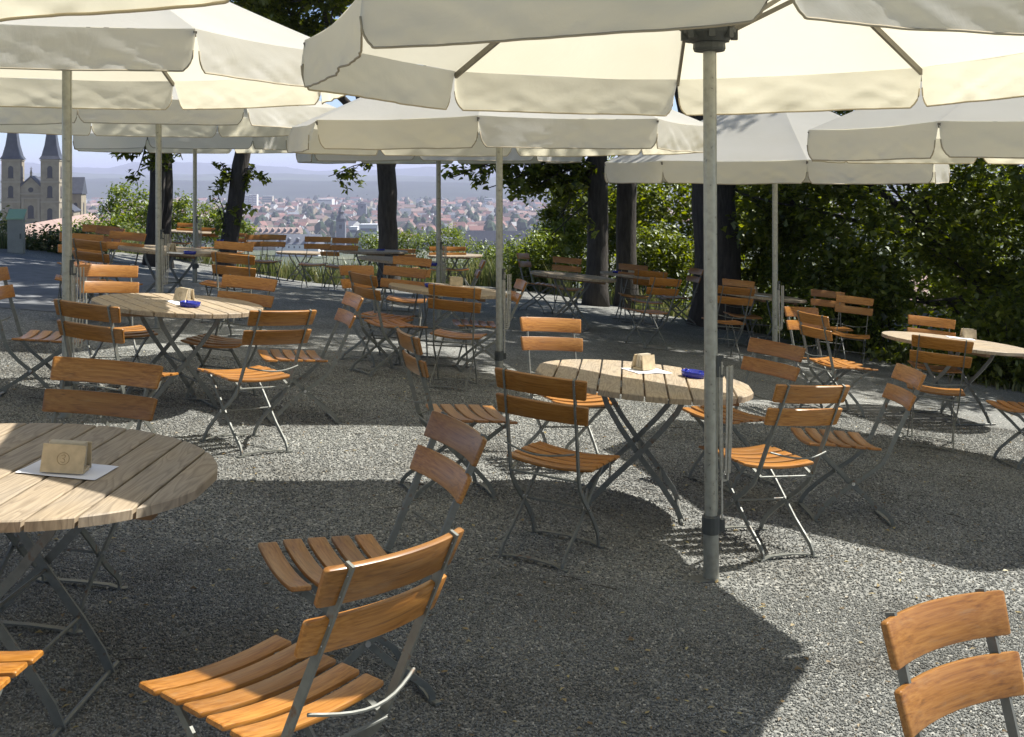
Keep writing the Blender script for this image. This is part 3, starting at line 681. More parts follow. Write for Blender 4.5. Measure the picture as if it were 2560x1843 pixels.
CP = [
 ('small dark chair standing in front of the bright orange lone chair', 2008, 787, 68), ('brown chair left of the centre table, turned half away', 884, 687, 50), ('tan chair half hidden behind the brown one left of the centre table', 871, 667, 128),
 ('reddish chair right of the centre pole, facing left', 1283, 704, -100), ('dark brown chair at the far left edge beside the left pole, back to the camera', 203, 603, 22), ('chair behind the dark brown one beside the left pole', 187, 587, 160),
 ('tan chair facing the camera, beyond the dark one at the far left table', 569, 608, 178), ('black silhouetted chair left of the thin centre pole', 1099, 616, 176), ('black silhouetted chair right of the thin centre pole', 1138, 625, 170),
 ('greyish red chair facing left below the silhouetted pair', 1190, 653, -95), ('small black chair in front of the bright green bush', 1294, 635, 115), ('dark red chair in front of the bush beside the dark trunk', 1405, 646, 176),
 ('dark brown chair at the near side of the table under the twin trunks', 1648, 698, -24), ('dark red chair at the near left side of the table under the twin trunks', 1612, 679, 4), ('purplish chair facing left beside the thick trunk', 1738, 678, -108),
 ('brown chair behind the table at the far right pole, facing the camera', 1831, 702, 178), ('brown chair in front of the table at the far right pole, back to the camera', 1824, 720, -6),
 ('dark chair lost in the shade of the leaves, left of its twin', 2054, 729, 182), ('dark chair lost in the shade of the leaves, right of its twin', 2121, 744, 198),
 ('black chair at the far grey table beside the twin trunk', 462, 584, 176), ('yellowish chair at the far grey table, right of the black one', 520, 586, 182), ('black chair right of the leaning trunk', 590, 586, 178), ('reddish chair turned towards the black row at the terrace edge', 640, 592, 160),
 ('black chair at the left end of the row along the terrace edge', 681, 593, 182), ('black chair in the middle of the row along the terrace edge', 792, 597, 180), ('black chair at the right end of the row along the terrace edge', 861, 600, 182),
 ('reddish brown chair with its side turned, in front of the terrace edge row', 820, 613, 24), ('brown chair at the far table just left of the dark central trunk', 1014, 622, 2), ('brown chair on the near side of the table below the dark central trunk', 1014, 646, 178),
 ('grey shining chair seen edge-on beside the left pole at the path', 238, 566, 172), ('grey shining chair behind the edge-on one beside the left pole', 262, 571, 205),
]
for c in CP: chair_px(*c)

# ------------------------------------------------------------------ round slatted table
TR, TH, TT = .60, .74, .032
def plank_mesh(x0, x1):
    def outline(r, xa, xb):
        n = 5; xs_ = [xa + (xb - xa) * i / n for i in range(n + 1)]
        up = [(x, math.sqrt(max(0, r * r - x * x))) for x in xs_]
        return up + [(x, -y) for x, y in reversed(up)]
    a = outline(TR - .004, x0 + .003, x1 - .003); b = outline(TR, x0, x1); n = len(a); mb = MB()
    mb.add([(x, y, TH) for x, y in a] + [(x, y, TH - .004) for x, y in b] + [(x, y, TH - TT) for x, y in b],
           [tuple(range(n))[::-1], tuple(2 * n + i for i in range(n))] + [(i, (i + 1) % n, n + (i + 1) % n, n + i) for i in range(n)] + [(n + i, n + (i + 1) % n, 2 * n + (i + 1) % n, 2 * n + i) for i in range(n)])
    return mb.mesh('plank', M['table'])
NP = 10; PW = 2 * TR / NP
PLK = [plank_mesh(max(-TR + .012, -TR + PW * k + .0045), min(TR - .012, -TR + PW * (k + 1) - .0045)) for k in range(NP)]
def xleg(s, y, name='leg'):
    mb = MB(); P = [(-.225, .695), (-.185, .60), (-.10, .475), (.02, .325), (.14, .185), (.225, .075), (.262, .004)]
    mb.bar([(s * x, y, z) for x, z in P], .029, .010, (1, 0, 0)); return mb.mesh(name, M['tframe'])
XL = [xleg(1, -.20), xleg(1, .20), xleg(-1, -.226), xleg(-1, .226)]
def trod(pts, r=.007): mb = MB(); mb.tube(pts, r, 6); return mb.mesh('rod', M['tframe'])
TRODS = [trod([(.14, -.2, .185), (.14, .2, .185)]), trod([(-.14, -.226, .185), (-.14, .226, .185)]), trod([(.257, -.27, .012), (.257, .27, .012)], .009), trod([(-.257, -.29, .012), (-.257, .29, .012)], .009), trod([(.01, -.235, .333), (.01, .235, .333)])]
BAT = [small('batten', lambda mb, y=y: mb.box((0, y, TH - TT - .016), (2 * math.sqrt(TR * TR - y * y) - .10, .055, .030)), 'batten') for y in (-.235, .235)]
def apron(mb):
    for y in (-.235, .235):
        for s in (-1, 1): mb.box((s * .215, y * .86, TH - TT - .02), (.05, .03, .036))
BRK = small('bracket', apron, 'tframe')
def make_table():
    t = thing('round_table', 'x', 'table', 'round slatted tables of the beer garden')
    for k in range(NP): link('plank', PLK[k], t)
    for me in BAT: link('batten', me, t)
    for me in XL: link('leg', me, t)
    for me in TRODS: link('rod', me, t)
    link('bracket', BRK, t); return t
TAB0 = make_table(); tused = []
def table(label, x, y, deg):
    o = TAB0 if not tused else copy_tree(TAB0); tused.append(o)
    o.matrix_world = stand(x, y, deg); o['label'] = label; return o
def table_px(label, u, v, deg): p = (at_far if v < 640 else at)(u, v, TH); return table(label, p.x, p.y, deg)
table('big weathered table in the left foreground, cut by the left edge', -1.62, 3.62, 1)
table('table by the big pole, half of its pale top in sunlight', .690, 6.47, 6).scale = (1.04, 1.04, 1.0)
table('sunlit table in the left middle with a tan top and dark shadow', -2.47, 8.16, -38)
table('table with tapering top at the right edge of the terrace', 4.16, 10.76, 60).scale = (1.12, 1.12, 1.0)
table('far left table with blue ashtray behind the thin pole', -4.17, 13.57, 20)
table('centre table seen almost edge-on, its top shining white', -.70, 11.3, 75)
table('bluish table behind the centre table, under the dark trunk', -1.58, 15.49, 70)
table('dark table under the twin trunks, right of the bush', 1.92, 17.84, 80)
table('brown table beside the far right pole', 3.37, 15.52, 75)
table_px('far table left of the dark central trunk with blue ashtray', 932, 627, 40)
table_px('far thin table edge shining at the terrace rim between black chairs', 749, 610, 10)
table_px('dark table at the terrace rim right of the thin centre pole', 1137, 637, 30)
table_px('far grey table between the two leaning trunks', 470, 603, 15)
table_px('table under the red chair beside the dark trunk, mostly hidden', 1420, 688, 15)

# ------------------------------------------------------------------ things on the tables
def make_holder():
    t = thing('coaster_holder', 'x', 'coaster holder', 'coaster holders on the tables')
    for s in (-1, 1):
        mb = MB(); mb.box((0, 0, 0), (.118, .007, .078)); o = mb.obj('board', M['box_wood'], t); o.location = (0, s * .030, .040); o.rotation_euler.x = s * R_(11)
    mb = MB(); mb.box((0, 0, .006), (.116, .050, .011)); mb.obj('base', M['box_wood'], t)
    for k in range(4):
        mb = MB(); mb.box((0, 0, 0), (.098, .0035, .070)); o = mb.obj('coaster', M['coaster'], t); o.location = (.002 * (k % 2), -.012 + .0075 * k, .0475); o.rotation_euler.x = R_(-2 + 1.5 * k)
    # round burnt emblem with a curl, on the outer face of one board
    mb = MB(); P = [(.0165 * math.cos(a * .2618), .0165 * math.sin(a * .2618)) for a in range(25)]
    mb.sweep([(x, -.0040, z) for x, z in P], [(-.0007, -.0004), (.0007, -.0004), (.0007, .0004), (-.0007, .0004)], (0, 1, 0))
    P = [(-.006, .008), (.002, .011), (.006, .007), (.002, .002), (-.002, .001), (.004, -.002), (.006, -.007), (.001, -.011), (-.006, -.008)]
    mb.sweep([(x, -.0040, z) for x, z in P], [(-.0008, -.0004), (.0008, -.0004), (.0008, .0004), (-.0008, .0004)], (0, 1, 0))
    o = mb.obj('emblem', M['ink'], [c for c in t.children if c.name.startswith('board')][0]); return t
def make_ashtray():
    t = thing('ashtray', 'x', 'ashtray', 'blue glass ashtrays on the tables')
    mb = MB(); mb.lathe([(.030, 0), (.062, .002), (.070, .010), (.073, .034), (.070, .037), (.064, .035), (.060, .012), (.030, .009)], 24); mb.obj('bowl', M['glass'], t, True)
    for k in range(3):
        a = k * 2.094 + .4; mb = MB(); mb.tube([(.058 * math.cos(a), .058 * math.sin(a), .036), (.0745 * math.cos(a), .0745 * math.sin(a), .036)], .005, 8); mb.obj('notch', M['glass'], t)
    return t
def make_paper():
    t = thing('paper_sheet', 'x', 'paper', 'white paper sheets on the tables')
    mb = MB(); rows = [[(-.128 + .256 * i / 8, -.09 + .18 * j / 6, .0022 + .003 * (noise.noise((i * .4, j * .5, 3)) + .4) * (1 if i in (0, 8) or j in (0, 6) else .2)) for i in range(9)] for j in range(7)]
    mb.grid(rows); o = mb.obj('sheet', M['paper'], t); sm = o.modifiers.new('s', 'SOLIDIFY'); sm.thickness = .0006; return t
HO0, AS0, PA0 = make_holder(), make_ashtray(), make_paper(); first = {}
def on_table(proto, label, u, v, deg, lift=0.0, scale=1, n_far=False):
    o = proto if proto.name not in first else copy_tree(proto); first[proto.name] = 1
    p = (at_far if n_far else at)(u, v, TH); m = stand(p.x, p.y, deg); m.translation += gn(p.x, p.y) * (TH + .0006 + lift); o.matrix_world = m
    if scale != 1: o.scale = (scale,) * 3
    o['label'] = label; return o
T = [('big left foreground table', 116, 1180, 122, 1176, -4, None, None), ('table by the big pole', 1581, 925, 1590, 928, 130, 1706, 943), ('left middle table', 438, 753, 436, 758, 35, 452, 767),
     ('table at the right edge', 2403, 846, 2385, 846, 170, None, None), ('centre table', 1123, 714, None, None, 170, 1062, 719), ('far left table', 414, 629, 424, 633, 60, 460, 636),
     ('brown table beside the far right pole', 1867, 732, 1890, 740, 60, None, None), ('dark table under the twin trunks', 1571, 683, None, None, 20, 1531, 683)]
for n, u, v, pu, pv, deg, au, av in T:
    lift = 0
    if pu: on_table(PA0, f'white paper sheet lying on the {n}', pu, pv, deg + (8 if 'foreground' in n else 20)); lift = .005
    on_table(HO0, f'pale wooden coaster holder on the {n}', u, v, deg, lift, 1.12)
    if au: on_table(AS0, f'blue glass ashtray on the {n}', au, av, 20)
for n, u, v in (('bluish table behind the centre table', 1066, 664), ('far table left of the dark central trunk', 944, 628), ('far grey table by the leaning trunk', 536, 603)): on_table(AS0, f'blue glass ashtray on the {n}', u, v, 0, n_far=v < 640)

# ------------------------------------------------------------------ umbrellas
UR, UH, UV = 1.92, .90, .235                    # radius, rise of the canopy, drop of the valance
def umbrella(label, x, y, hem_z, rot=4, R=UR, seed=0, tilt=(0, 0), detail=1):
    """hem_z: height of the valance hem relative to the eye"""
    z0 = gz(x, y); e = CAMZ + hem_z + UV - z0; ap = e + UH
    t = thing('parasol', label, 'umbrella', 'cream parasols over the beer garden')
    t.location = (x, y, z0); t.rotation_euler = (R_(tilt[0]), R_(tilt[1]), 0)
    r = random.Random(seed); C_ = [Vector((R * math.sin(R_(rot + 45 * k)), R * math.cos(R_(rot + 45 * k)), e)) for k in range(8)]; A = Vector((0, 0, ap))
    nr, nt_ = (14, 14) if detail else (6, 6)
    for k in range(8):
        a, b = C_[k], C_[(k + 1) % 8]; rows = []
        for i in range(nr + 1):
            s = i / nr; row = []
            for j in range(nt_ + 1):
                q = j / nt_; p = A.lerp(a, s).lerp(A.lerp(b, s), q); m4 = 4 * q * (1 - q)
                p = p + Vector((0, 0, -.035 * m4 * s * .4 - .03 * math.sin(math.pi * s))); p.xy *= 1 - .018 * m4 * s
                p.z += .010 * m4 * noise.noise((p.x * 2, p.y * 2, seed + k))
                row.append(p)
            rows.append(row)
        mb = MB(); mb.grid(rows); mb.obj('canopy_panel', M['fabric'], t, True)
        # valance
        nx, nz = (44, 12) if detail else (20, 6); rx, rz = .075, .115; d = (b - a); L = d.length; n = Vector((d.y, -d.x, 0)).normalized()
        if n.dot(a) < 0: n = -n
        us = sorted(set([round(u_, 4) for u_ in ([i / nx for i in range(nx + 1)] + ([.004, .01, .02, .03, .04, .97, .96, .98, .99, .996] if detail else [.01, .03, .97, .99]))]))
        rows = [[] for _ in range(nz + 1)]; flare = r.uniform(-.02, .06); sd = r.uniform(0, 50); hem = []
        lean = r.uniform(-.04, .04)
        for q in us:
            m4 = 4 * q * (1 - q); top = a.lerp(b, q); top = top + Vector((0, 0, -.014 * m4)); f = 1 - .018 * m4; top.x *= f; top.y *= f
            dx = min(q, 1 - q) * L; cut = rz * (1 - math.sqrt(max(0, 1 - (1 - dx / rx) ** 2))) if dx < rx else 0
            h = UV - cut - .008 * m4 + .008 * noise.noise((q * 3, sd, 1))
            for j in range(nz + 1):
                v_ = j / nz; amp = v_ ** .8
                wv = .038 * noise.noise((q * 4.5 + sd, v_ * 1.1, 3)) + .022 * noise.noise((q * 11 + v_ * 3.5, v_ * 1.2 + sd, 7)) + .011 * noise.noise((q * 22 + 4 * v_, sd, v_ * 5)) + .030 * abs(noise.noise((q * 7 - v_ * 2.2, sd + 3, v_ * 1.5))) - .01
                edge = max(0, 1 - dx / .16); wv += .035 * edge * edge * v_ * (1 if r.random() > 2 else math.sin(sd + (0 if q < .5 else 2)))
                wv *= .62
                p = top + Vector((0, 0, -h * v_)) + n * (flare * v_ + wv * amp * min(1, dx / .16 + .12)) + d / L * (lean * v_ * m4 * .3)
                gap = .010 * v_ * v_ if dx < .05 else 0; p += d / L * (gap if q < .5 else -gap)
                rows[j].append(p)
            hem.append(rows[nz][-1])
        mb = MB(); mb.grid(rows); va = mb.obj('valance', M['fabric'], t, True)
        mb = MB(); mb.tube(hem, .0048 if detail else .006, 5); mb.obj('piping', M['hem'], va, True)
        mb = MB(); mb.bar([A * .985 + Vector((0, 0, -.05)), a.lerp(A, .5) + Vector((0, 0, -.055)), a + Vector((0, 0, -.03))], .032, .018, (0, 0, 1)); mb.obj('rib', M['rib'], t)
        mid = A.lerp(a, .46) + Vector((0, 0, -.075)); h0 = Vector((a.x, a.y, 0)).normalized() * .10 + Vector((0, 0, e + .02))
        mb = MB(); mb.bar([h0, mid], .022, .012, (0, 0, 1)); mb.obj('strut', M['rib'], t)
    mb = MB(); mb.tube([(0, 0, .30), (0, 0, ap - .02)], .030, 14)
    mb.box((.0295, 0, (ap + .3) / 2), (.006, .016, ap - .34)); mb.obj('pole', M['pole'], t, True).data.set_sharp_from_angle(angle=R_(40))
    mb = MB(); mb.tube([(0, 0, -.12), (0, 0, .30)], .037, 14); mb.obj('ground_sleeve', M['sleeve'], t, True).data.set_sharp_from_angle(angle=R_(40))
    mb = MB(); mb.box((-.06, -.02, .004), (.15, .09, .014), Matrix.Rotation(.3, 3, 'Z')); mb.obj('foot_plate', M['tframe'], t)
    mb = MB(); mb.lathe([(.037, .215), (.043, .22), (.043, .295), (.036, .302)], 14); mb.box((.048, 0, .255), (.03, .03, .055)); mb.obj('collar', M['hub'], t)
    mb = MB(); mb.lathe([(.034, e - .075), (.072, e - .073), (.078, e - .06), (.076, e - .035), (.09, e - .03), (.125, e + .01), (.13, e + .03), (.06, e + .04), (.034, e + .045)], 16)
    for k in range(8):
        a_ = R_(rot + 45 * k); mb.box((.118 * math.sin(a_), .118 * math.cos(a_), e + .005), (.03, .03, .05), Matrix.Rotation(-a_, 3, 'Z'))
    mb.obj('hub', M['hub'], t)
    mb = MB(); mb.lathe([(.05, ap - .02), (.055, ap + .01), (.02, ap + .05), (.005, ap + .06)], 12); mb.obj('finial', M['hub'], t)
    mb = MB(); mb.box((.036, -.008, 1.0), (.02, .02, .10)); mb.box((.05, -.008, 1.045), (.02, .014, .014)); mb.box((.05, -.008, .955), (.02, .014, .014)); mb.obj('cleat', M['hub'], t)
    mb = MB()
    for k in range(4):
        o = .042 + .006 * k; lo = .47 + .10 * r.random(); P = [(o, -.012 + .004 * k, 1.0)]
        for i in range(13): a_ = math.pi * i / 12; P.append((o + .016 + .030 * math.cos(math.pi - a_) * (1 if k % 2 else .6), -.014 + .01 * k, (lo if 3 < i < 9 else lo + (1.0 - lo) * (1 - i / 4 if i < 4 else (i - 8) / 4)) - .012 * math.sin(a_)))
        mb.tube(P, .0048, 5)
    mb.tube([(.052, -.01, 1.02), (.05, -.012, .7), (.050, -.01, .25)], .0052, 5)
    mb.obj('rope', M['rope'], t)
    return t
def pole_px(u, d): return ((u - PX0) / FPX * d, d)
p1 = at(1778, 1449); p2 = at(163, 1061)
umbrella('biggest parasol with the thick pole right of the middle', p1.x, p1.y, .43, seed=1, tilt=(-1.2, 0), R=1.95)
umbrella('parasol at left whose bright top and front valance fill the upper left', *pole_px(167, 7.5), .555, seed=2)
umbrella('parasol overhead at top left, only its hanging valance showing', -2.09, 1.50, .43, seed=3)
umbrella('second parasol of the left row, its thin pole behind the left middle table', *pole_px(396, 12.0), .48, seed=4)
umbrella('farthest parasol of the left row, pole in front of the leaning trunk', *pole_px(487, 18.0), .40, seed=5, detail=0)
umbrella('parasol in the middle behind the biggest one, pole beside the brown shaded chair', *pole_px(1248, 10.3), .215, seed=6)
umbrella('far middle parasol with a thin pole right of the dark central trunk', *pole_px(1096, 15.1), .185, seed=7, detail=0)
umbrella('far right parasol with white valance in front of the thick trunk', *pole_px(1937, 13.05), -.075, seed=8, R=1.96)
umbrella('parasol cut by the right edge, its pole outside the picture', 4.17, 8.45, .115, seed=9)

# ------------------------------------------------------------------ foliage
NP_ = np.random.default_rng(5)
def leaf_mesh(name, centers, per, spread, size, m, shape='leaf', droop=.3, flat_=.0):
    """many bent leaves scattered round each of the given centres (x, y, z, weight)"""
    C = np.array([c[:3] for c in centers], float); W = np.array([c[3] if len(c) > 3 else 1 for c in centers])
    idx = np.repeat(np.arange(len(C)), np.maximum(1, (per * W).astype(int))); n = len(idx)
    off = NP_.normal(size=(n, 3)); off /= np.linalg.norm(off, axis=1)[:, None]; off *= (NP_.random(n) ** .45)[:, None] * spread * np.sqrt(W[idx])[:, None]; off[:, 2] *= .75
    P = C[idx] + off
    a = NP_.random(n) * 2 * np.pi; el = NP_.normal(-droop, .55, n)
    d = np.stack([np.cos(a) * np.cos(el), np.sin(a) * np.cos(el), np.sin(el)], 1)
    s = np.stack([-np.sin(a), np.cos(a), NP_.normal(0, .45, n)], 1); s /= np.linalg.norm(s, axis=1)[:, None]
    nrm = np.cross(d, s); L = size * (.6 + .8 * NP_.random(n))[:, None]
    if shape == 'leaf':                        # five-lobed outline, slightly folded
        pat = [(0, 0, 0), (.30, .46, .06), (.55, .26, .04), (1.0, 0, -.08), (.55, -.26, .04), (.30, -.46, .06)]
        fa = [(0, 1, 2), (0, 2, 3), (0, 3, 4), (0, 4, 5)]
    else:
        pat = [(0, 0, 0), (.5, .30, .06), (1.0, 0, -.06), (.5, -.30, .06)]; fa = [(0, 1, 2), (0, 2, 3)]
    k = len(pat); V = np.stack([P + d * L * x + s * L * y + nrm * L * z for x, y, z in pat], 1).reshape(-1, 3)
    F_ = np.array(fa, np.int32); F_ = (F_[None] + (np.arange(n) * k)[:, None, None]).reshape(-1, 3)
    me = bpy.data.meshes.new(name); me.vertices.add(len(V)); me.vertices.foreach_set('co', V.ravel().astype(np.float32))
    me.loops.add(F_.size); me.loops.foreach_set('vertex_index', F_.ravel().astype(np.int32))
    me.polygons.add(len(F_)); me.polygons.foreach_set('loop_start', np.arange(0, F_.size, 3, dtype=np.int32)); me.polygons.foreach_set('loop_total', np.full(len(F_), 3, np.int32))
    me.materials.append(m); me.update(calc_edges=True); return me
def blob(c, r, n, seed, shell=.55):
    q = random.Random(seed); out = []
    while len(out) < n:
        p = Vector((q.uniform(-1, 1), q.uniform(-1, 1), q.uniform(-1, 1)))
        if not shell * q.random() < p.length < 1: continue
        f = noise.noise((p.x * 1.8 + seed, p.y * 1.8, p.z * 1.8))
        if f < -.12: continue
        out.append((c[0] + p.x * r[0], c[1] + p.y * r[1], c[2] + p.z * r[2], q.uniform(.5, 1.4)))
    return out
def limb(mb, p0, p1, r0, r1, seed, bend=.15, n=9, sides=9):
    p0, p1 = Vector(p0), Vector(p1); L = (p1 - p0).length; P = []
    for i in range(n + 1):
        q = i / n; o = Vector((noise.noise((q * 2.2, seed, 0)), noise.noise((q * 2.2, seed, 5)), noise.noise((q * 2.2, seed, 9)) * .5)) * bend * L * math.sin(math.pi * min(1, q * .9)); P.append(p0.lerp(p1, q) + o)
    mb.tube(P, 1, sides, [(r0 + (r1 - r0) * (i / n) ** .8) * (1 + .10 * noise.noise((i * .9, seed, 2))) for i in range(n + 1)]); return P
def tree(label, x, y, r, lean, h, crown, name='tree', leaf=.125, per=38, fork=None, m='leaf', lowlimbs=(), spread=.62):
    """trunk with flare, limbs into the crown and a leaf crown; crown: list of ((dx, dy, z), (rx, ry, rz), n)"""
    z0 = hill(x, y) - .1; t = thing(name, label, 'tree', 'trees round the terrace'); t.location = (x, y, z0)
    fk = fork or h * .55; tp = Vector((lean[0], lean[1], fk)); mb = MB()
    P = [Vector((0, 0, 0)).lerp(tp, i / 12) + Vector((.10 * r * 3 * noise.noise((i * .35, x, 1)), .1 * noise.noise((i * .35, x, 7)), 0)) for i in range(13)]
    mb.tube(P, 1, 12, [r * (1.45 if i == 0 else 1.16 if i == 1 else 1.04 - .016 * i if i < 11 else 1.0 + (i - 10) * .12) * (1 + .07 * noise.noise((i * 1.3, y, x))) for i in range(13)])
    trk = mb.obj('trunk', M['bark'], t, True); cs = []
    for k, (c, rr, n) in enumerate(crown):
        cs += blob(c, rr, n, int(abs(x * 31 + y * 7)) + k)
        mb = MB(); limb(mb, tp - Vector((0, 0, .25)), Vector(c) + Vector((0, 0, rr[2] * .2)), r * .55, r * .12, x + k, .10)
        for q in range(3):
            e = Vector(c) + Vector((math.cos(q * 2.1 + k) * rr[0] * .7, math.sin(q * 2.1 + k) * rr[1] * .7, rr[2] * .1 * (q - 1)))
            limb(mb, tp.lerp(Vector(c), .45), e, r * .2, .012, x + q * 3 + k, .14, 7, 6)
        ce = cs[-n:]; q_ = random.Random(k + int(abs(x) * 10))
        for e in q_.sample(ce, min(12, len(ce))): limb(mb, Vector(c) + Vector((q_.uniform(-.4, .4), q_.uniform(-.4, .4), 0)), e[:3], .022, .004, q_.random() * 9, .15, 5, 4)
        mb.obj('limb', M['bark'], t, True)
    for k, (a, b, c_, nn) in enumerate(lowlimbs):
        mb = MB(); Pl = limb(mb, a, b, c_, .008, k + x, .10, 9, 6); 
        for q in range(3, 9):
            e = Pl[q] + Vector((rnd.uniform(-.35, .35), rnd.uniform(-.3, .3), rnd.uniform(-.45, .1))); limb(mb, Pl[q], e, .010, .003, q + k, .2, 4, 4)
            if nn: cs.append((*(Pl[q].lerp(e, .6)), nn)); cs.append((*e, nn * .8))
        mb.obj('branch', M['bark'], t, True)
    link('crown', leaf_mesh('crown', cs, per, spread, leaf, M[m]), t); return t
def W(u, v, d): return px2w(u, v, d)
def rel(u, v, d, x, y): p = W(u, v, d); return (p.x - x, d - y, p.z - (hill(x, y) - .1))

xa, ya = pole_px(381, 23.69)
tree('front trunk of the twin trees at far left, dark with drooping leaves', xa, ya, .165, (.15, .2, 0), 9, [((.2, .2, 6.6), (1.8, 1.8, 1.5), 60), ((1.6, .2, 7.6), (2.2, 2.0, 2.0), 80)], fork=4.4,
     lowlimbs=[((0, 0, 3.4), rel(322, 398, 23.46, xa, ya), .03, .55), ((0, 0, 3.2), rel(345, 440, 23.34, xa, ya), .03, .55), ((0, 0, 3.6), rel(455, 400, 23.92, xa, ya), .03, .4)], spread=.28)
xa, ya = pole_px(412, 24.15)
tree('rear trunk of the twin trees at far left, bare below the parasol', xa, ya, .155, (-.05, .2, 0), 9, [((1.8, -2.6, 7.4), (3.0, 2.6, 1.8), 140)], fork=4.6)
xa, ya = pole_px(556, 24.15)
tree('leaning dark trunk with spiky sprouts left of the town view', xa, ya, .19, (.66, .1, 0), 9, [((1.2, .4, 7), (2.6, 2.3, 2.0), 100), ((-1.2, .3, 6.5), (2.2, 2.2, 1.8), 70)], fork=4.2,
     lowlimbs=[((.3, 0, 2.4), rel(640, 420, 24.04, xa, ya), .025, .5), ((.3, 0, 2.2), rel(550, 405, 24.04, xa, ya), .02, .35), ((.12, 0, 1.0), rel(543, 470, 24.15, xa, ya), .012, .12), ((.2, 0, 1.2), rel(604, 485, 24.15, xa, ya), .012, .2), ((.12, 0, .8), rel(545, 515, 24.15, xa, ya), .012, .08)], spread=.20)
xa, ya = pole_px(968, 24.84)
tree('straight dark trunk forking at the parasol hem in the centre', xa, ya, .225, (.02, 0, 0), 9, [((1.8, .5, 6.5), (2.8, 2.4, 2.0), 110), ((-1.8, .4, 6.8), (2.6, 2.4, 2.0), 100), ((.6, -3.0, 7.6), (3.0, 2.6, 1.8), 140), ((-1.3, -1.8, 6.1), (1.9, 1.4, 1.3), 170), ((-3.2, -1.5, 6.7), (1.7, 1.4, 1.3), 130)], fork=3.3,
     lowlimbs=[((-.05, 0, 3.0), rel(822, 440, 24.84, xa, ya), .015, .35)], spread=.26)
xa, ya = pole_px(1489, 21.0)
tree('dark trunk right of the bush, its leafy branch hanging over the town', xa, ya, .20, (.03, .1, 0), 11, [((-1.4, .6, 7.2), (3.0, 2.6, 2.4), 130), ((1.6, .8, 7.6), (2.6, 2.6, 2.4), 110), ((.2, -3.2, 8.4), (3.2, 2.6, 1.8), 150)], fork=4.6,
     lowlimbs=[((0, 0, 3.5), rel(1130, 445, 20.6, xa, ya), .045, .75), ((0, 0, 3.2), rel(1215, 470, 20.4, xa, ya), .04, .85), ((0, 0, 3.0), rel(1290, 478, 20.8, xa, ya), .04, .8), ((0, 0, 2.8), rel(1350, 462, 20.6, xa, ya), .035, .9), ((0, 0, 2.2), rel(1372, 590, 20.4, xa, ya), .02, .25),
               ((0, 0, 2.6), rel(1392, 545, 20.7, xa, ya), .008, 0), ((0, 0, 3.3), rel(1200, 420, 20.9, xa, ya), .04, .9), ((0, 0, 3.3), rel(1320, 425, 21.1, xa, ya), .04, 1.0), ((0, 0, 3.0), rel(1420, 470, 21.0, xa, ya), .04, 1.0)], spread=.27)
xa, ya = pole_px(1566, 21.4)
tree('second dark trunk standing close behind the one by the bush', xa, ya, .20, (.06, .1, 0), 11, [((.6, 1.2, 7.4), (3, 2.6, 2.4), 120)], fork=4.6)
xa, ya = pole_px(1795, 18.6)
tree('thick old trunk behind the big pole with heavy dark crown', xa, ya, .40, (-.1, .1, 0), 12, [((1.8, .6, 5.4), (3.0, 2.6, 2.2), 150), ((-1.6, .8, 6.2), (2.8, 2.6, 2.4), 140), ((3.2, .2, 3.4), (2.0, 1.6, 1.3), 40), ((1.2, -2.4, 8.4), (3.4, 3.0, 2.0), 190), ((-1.6, -1.6, 9.2), (3.2, 3.0, 2.0), 170)], fork=2.9,
     lowlimbs=[((.1, 0, 2.9), rel(2085, 560, 17.9, xa, ya), .11, 1.0), ((.1, 0, 2.7), rel(2170, 470, 18.2, xa, ya), .09, 1.0), ((.1, 0, 2.5), rel(2040, 610, 18.2, xa, ya), .05, .9)], spread=.45)
tree('broad leafy tree filling the right side below the parasols', 8.6, 17.6, .26, (-.2, 0, 0), 11, [((-2.0, -.8, 3.6), (2.4, 2.0, 1.8), 105), ((.6, -.6, 4.4), (2.6, 2.2, 2.6), 120), ((-.4, .4, 7.2), (3.2, 2.8, 2.6), 110), ((-3.4, .2, 5.4), (2.2, 2.0, 1.6), 90), ((2.8, .6, 12.0), (3.6, 3.0, 2.2), 190), ((-1.2, .8, 12.6), (3.4, 3.0, 2.2), 170)], fork=3.4, per=80, leaf=.10,
     lowlimbs=[((0, 0, 3), rel(2290, 610, 16.6, 8.6, 17.6), .06, .9), ((0, 0, 3), rel(2210, 500, 17, 8.6, 17.6), .05, .9)], spread=.42)
tree('dense tree at the right edge hanging over the shed roof', 9.6, 14.4, .24, (-.2, 0, 0), 10, [((-1.4, -.4, 4.0), (2.0, 1.9, 2.3), 120), ((1.0, .4, 5.2), (2.4, 2.2, 2.6), 110), ((.6, .4, 7.4), (2.4, 2.2, 2.0), 90)], fork=3.2, per=80, leaf=.10, spread=.42)
# taller trees on the right, partly outside the picture, that shade the back of the terrace
for k, (x, y, h, rx) in enumerate([(15.0, 12.0, 14, 3.4)]):
    tree('tall tree beyond the right edge of the terrace', x, y, .3, (.1, 0, 0), h,
         [((-1.2, 0, h * .55), (rx, rx, 2.6), 120), ((1.0, .4, h * .62), (rx, rx, 2.6), 110), ((0, -.4, h * .82), (rx * .85, rx * .85, 2.4), 100)], leaf=.24, per=26, spread=.8)

# unseen trees added behind the camera to dim the sky light from there
T0_ = [o for o in COL.objects if o.get('label') == 'tall tree beyond the right edge of the terrace'][0]
for k, (x, y, lab) in enumerate([(-9, -9, 'unseen tall tree added behind the camera, far to the left'), (-3.5, -11, 'unseen tall tree added behind the camera, left of the middle'), (2.5, -10, 'unseen tall tree added straight behind the camera'), (8, -11.5, 'unseen tall tree added behind the camera, right of the middle'), (13, -7, 'unseen tall tree added behind the camera, far to the right')]):
    c = copy_tree(T0_); c.location = (x, y, gz(x, y) - .1); c.rotation_euler.z = k * 1.3; c['label'] = lab
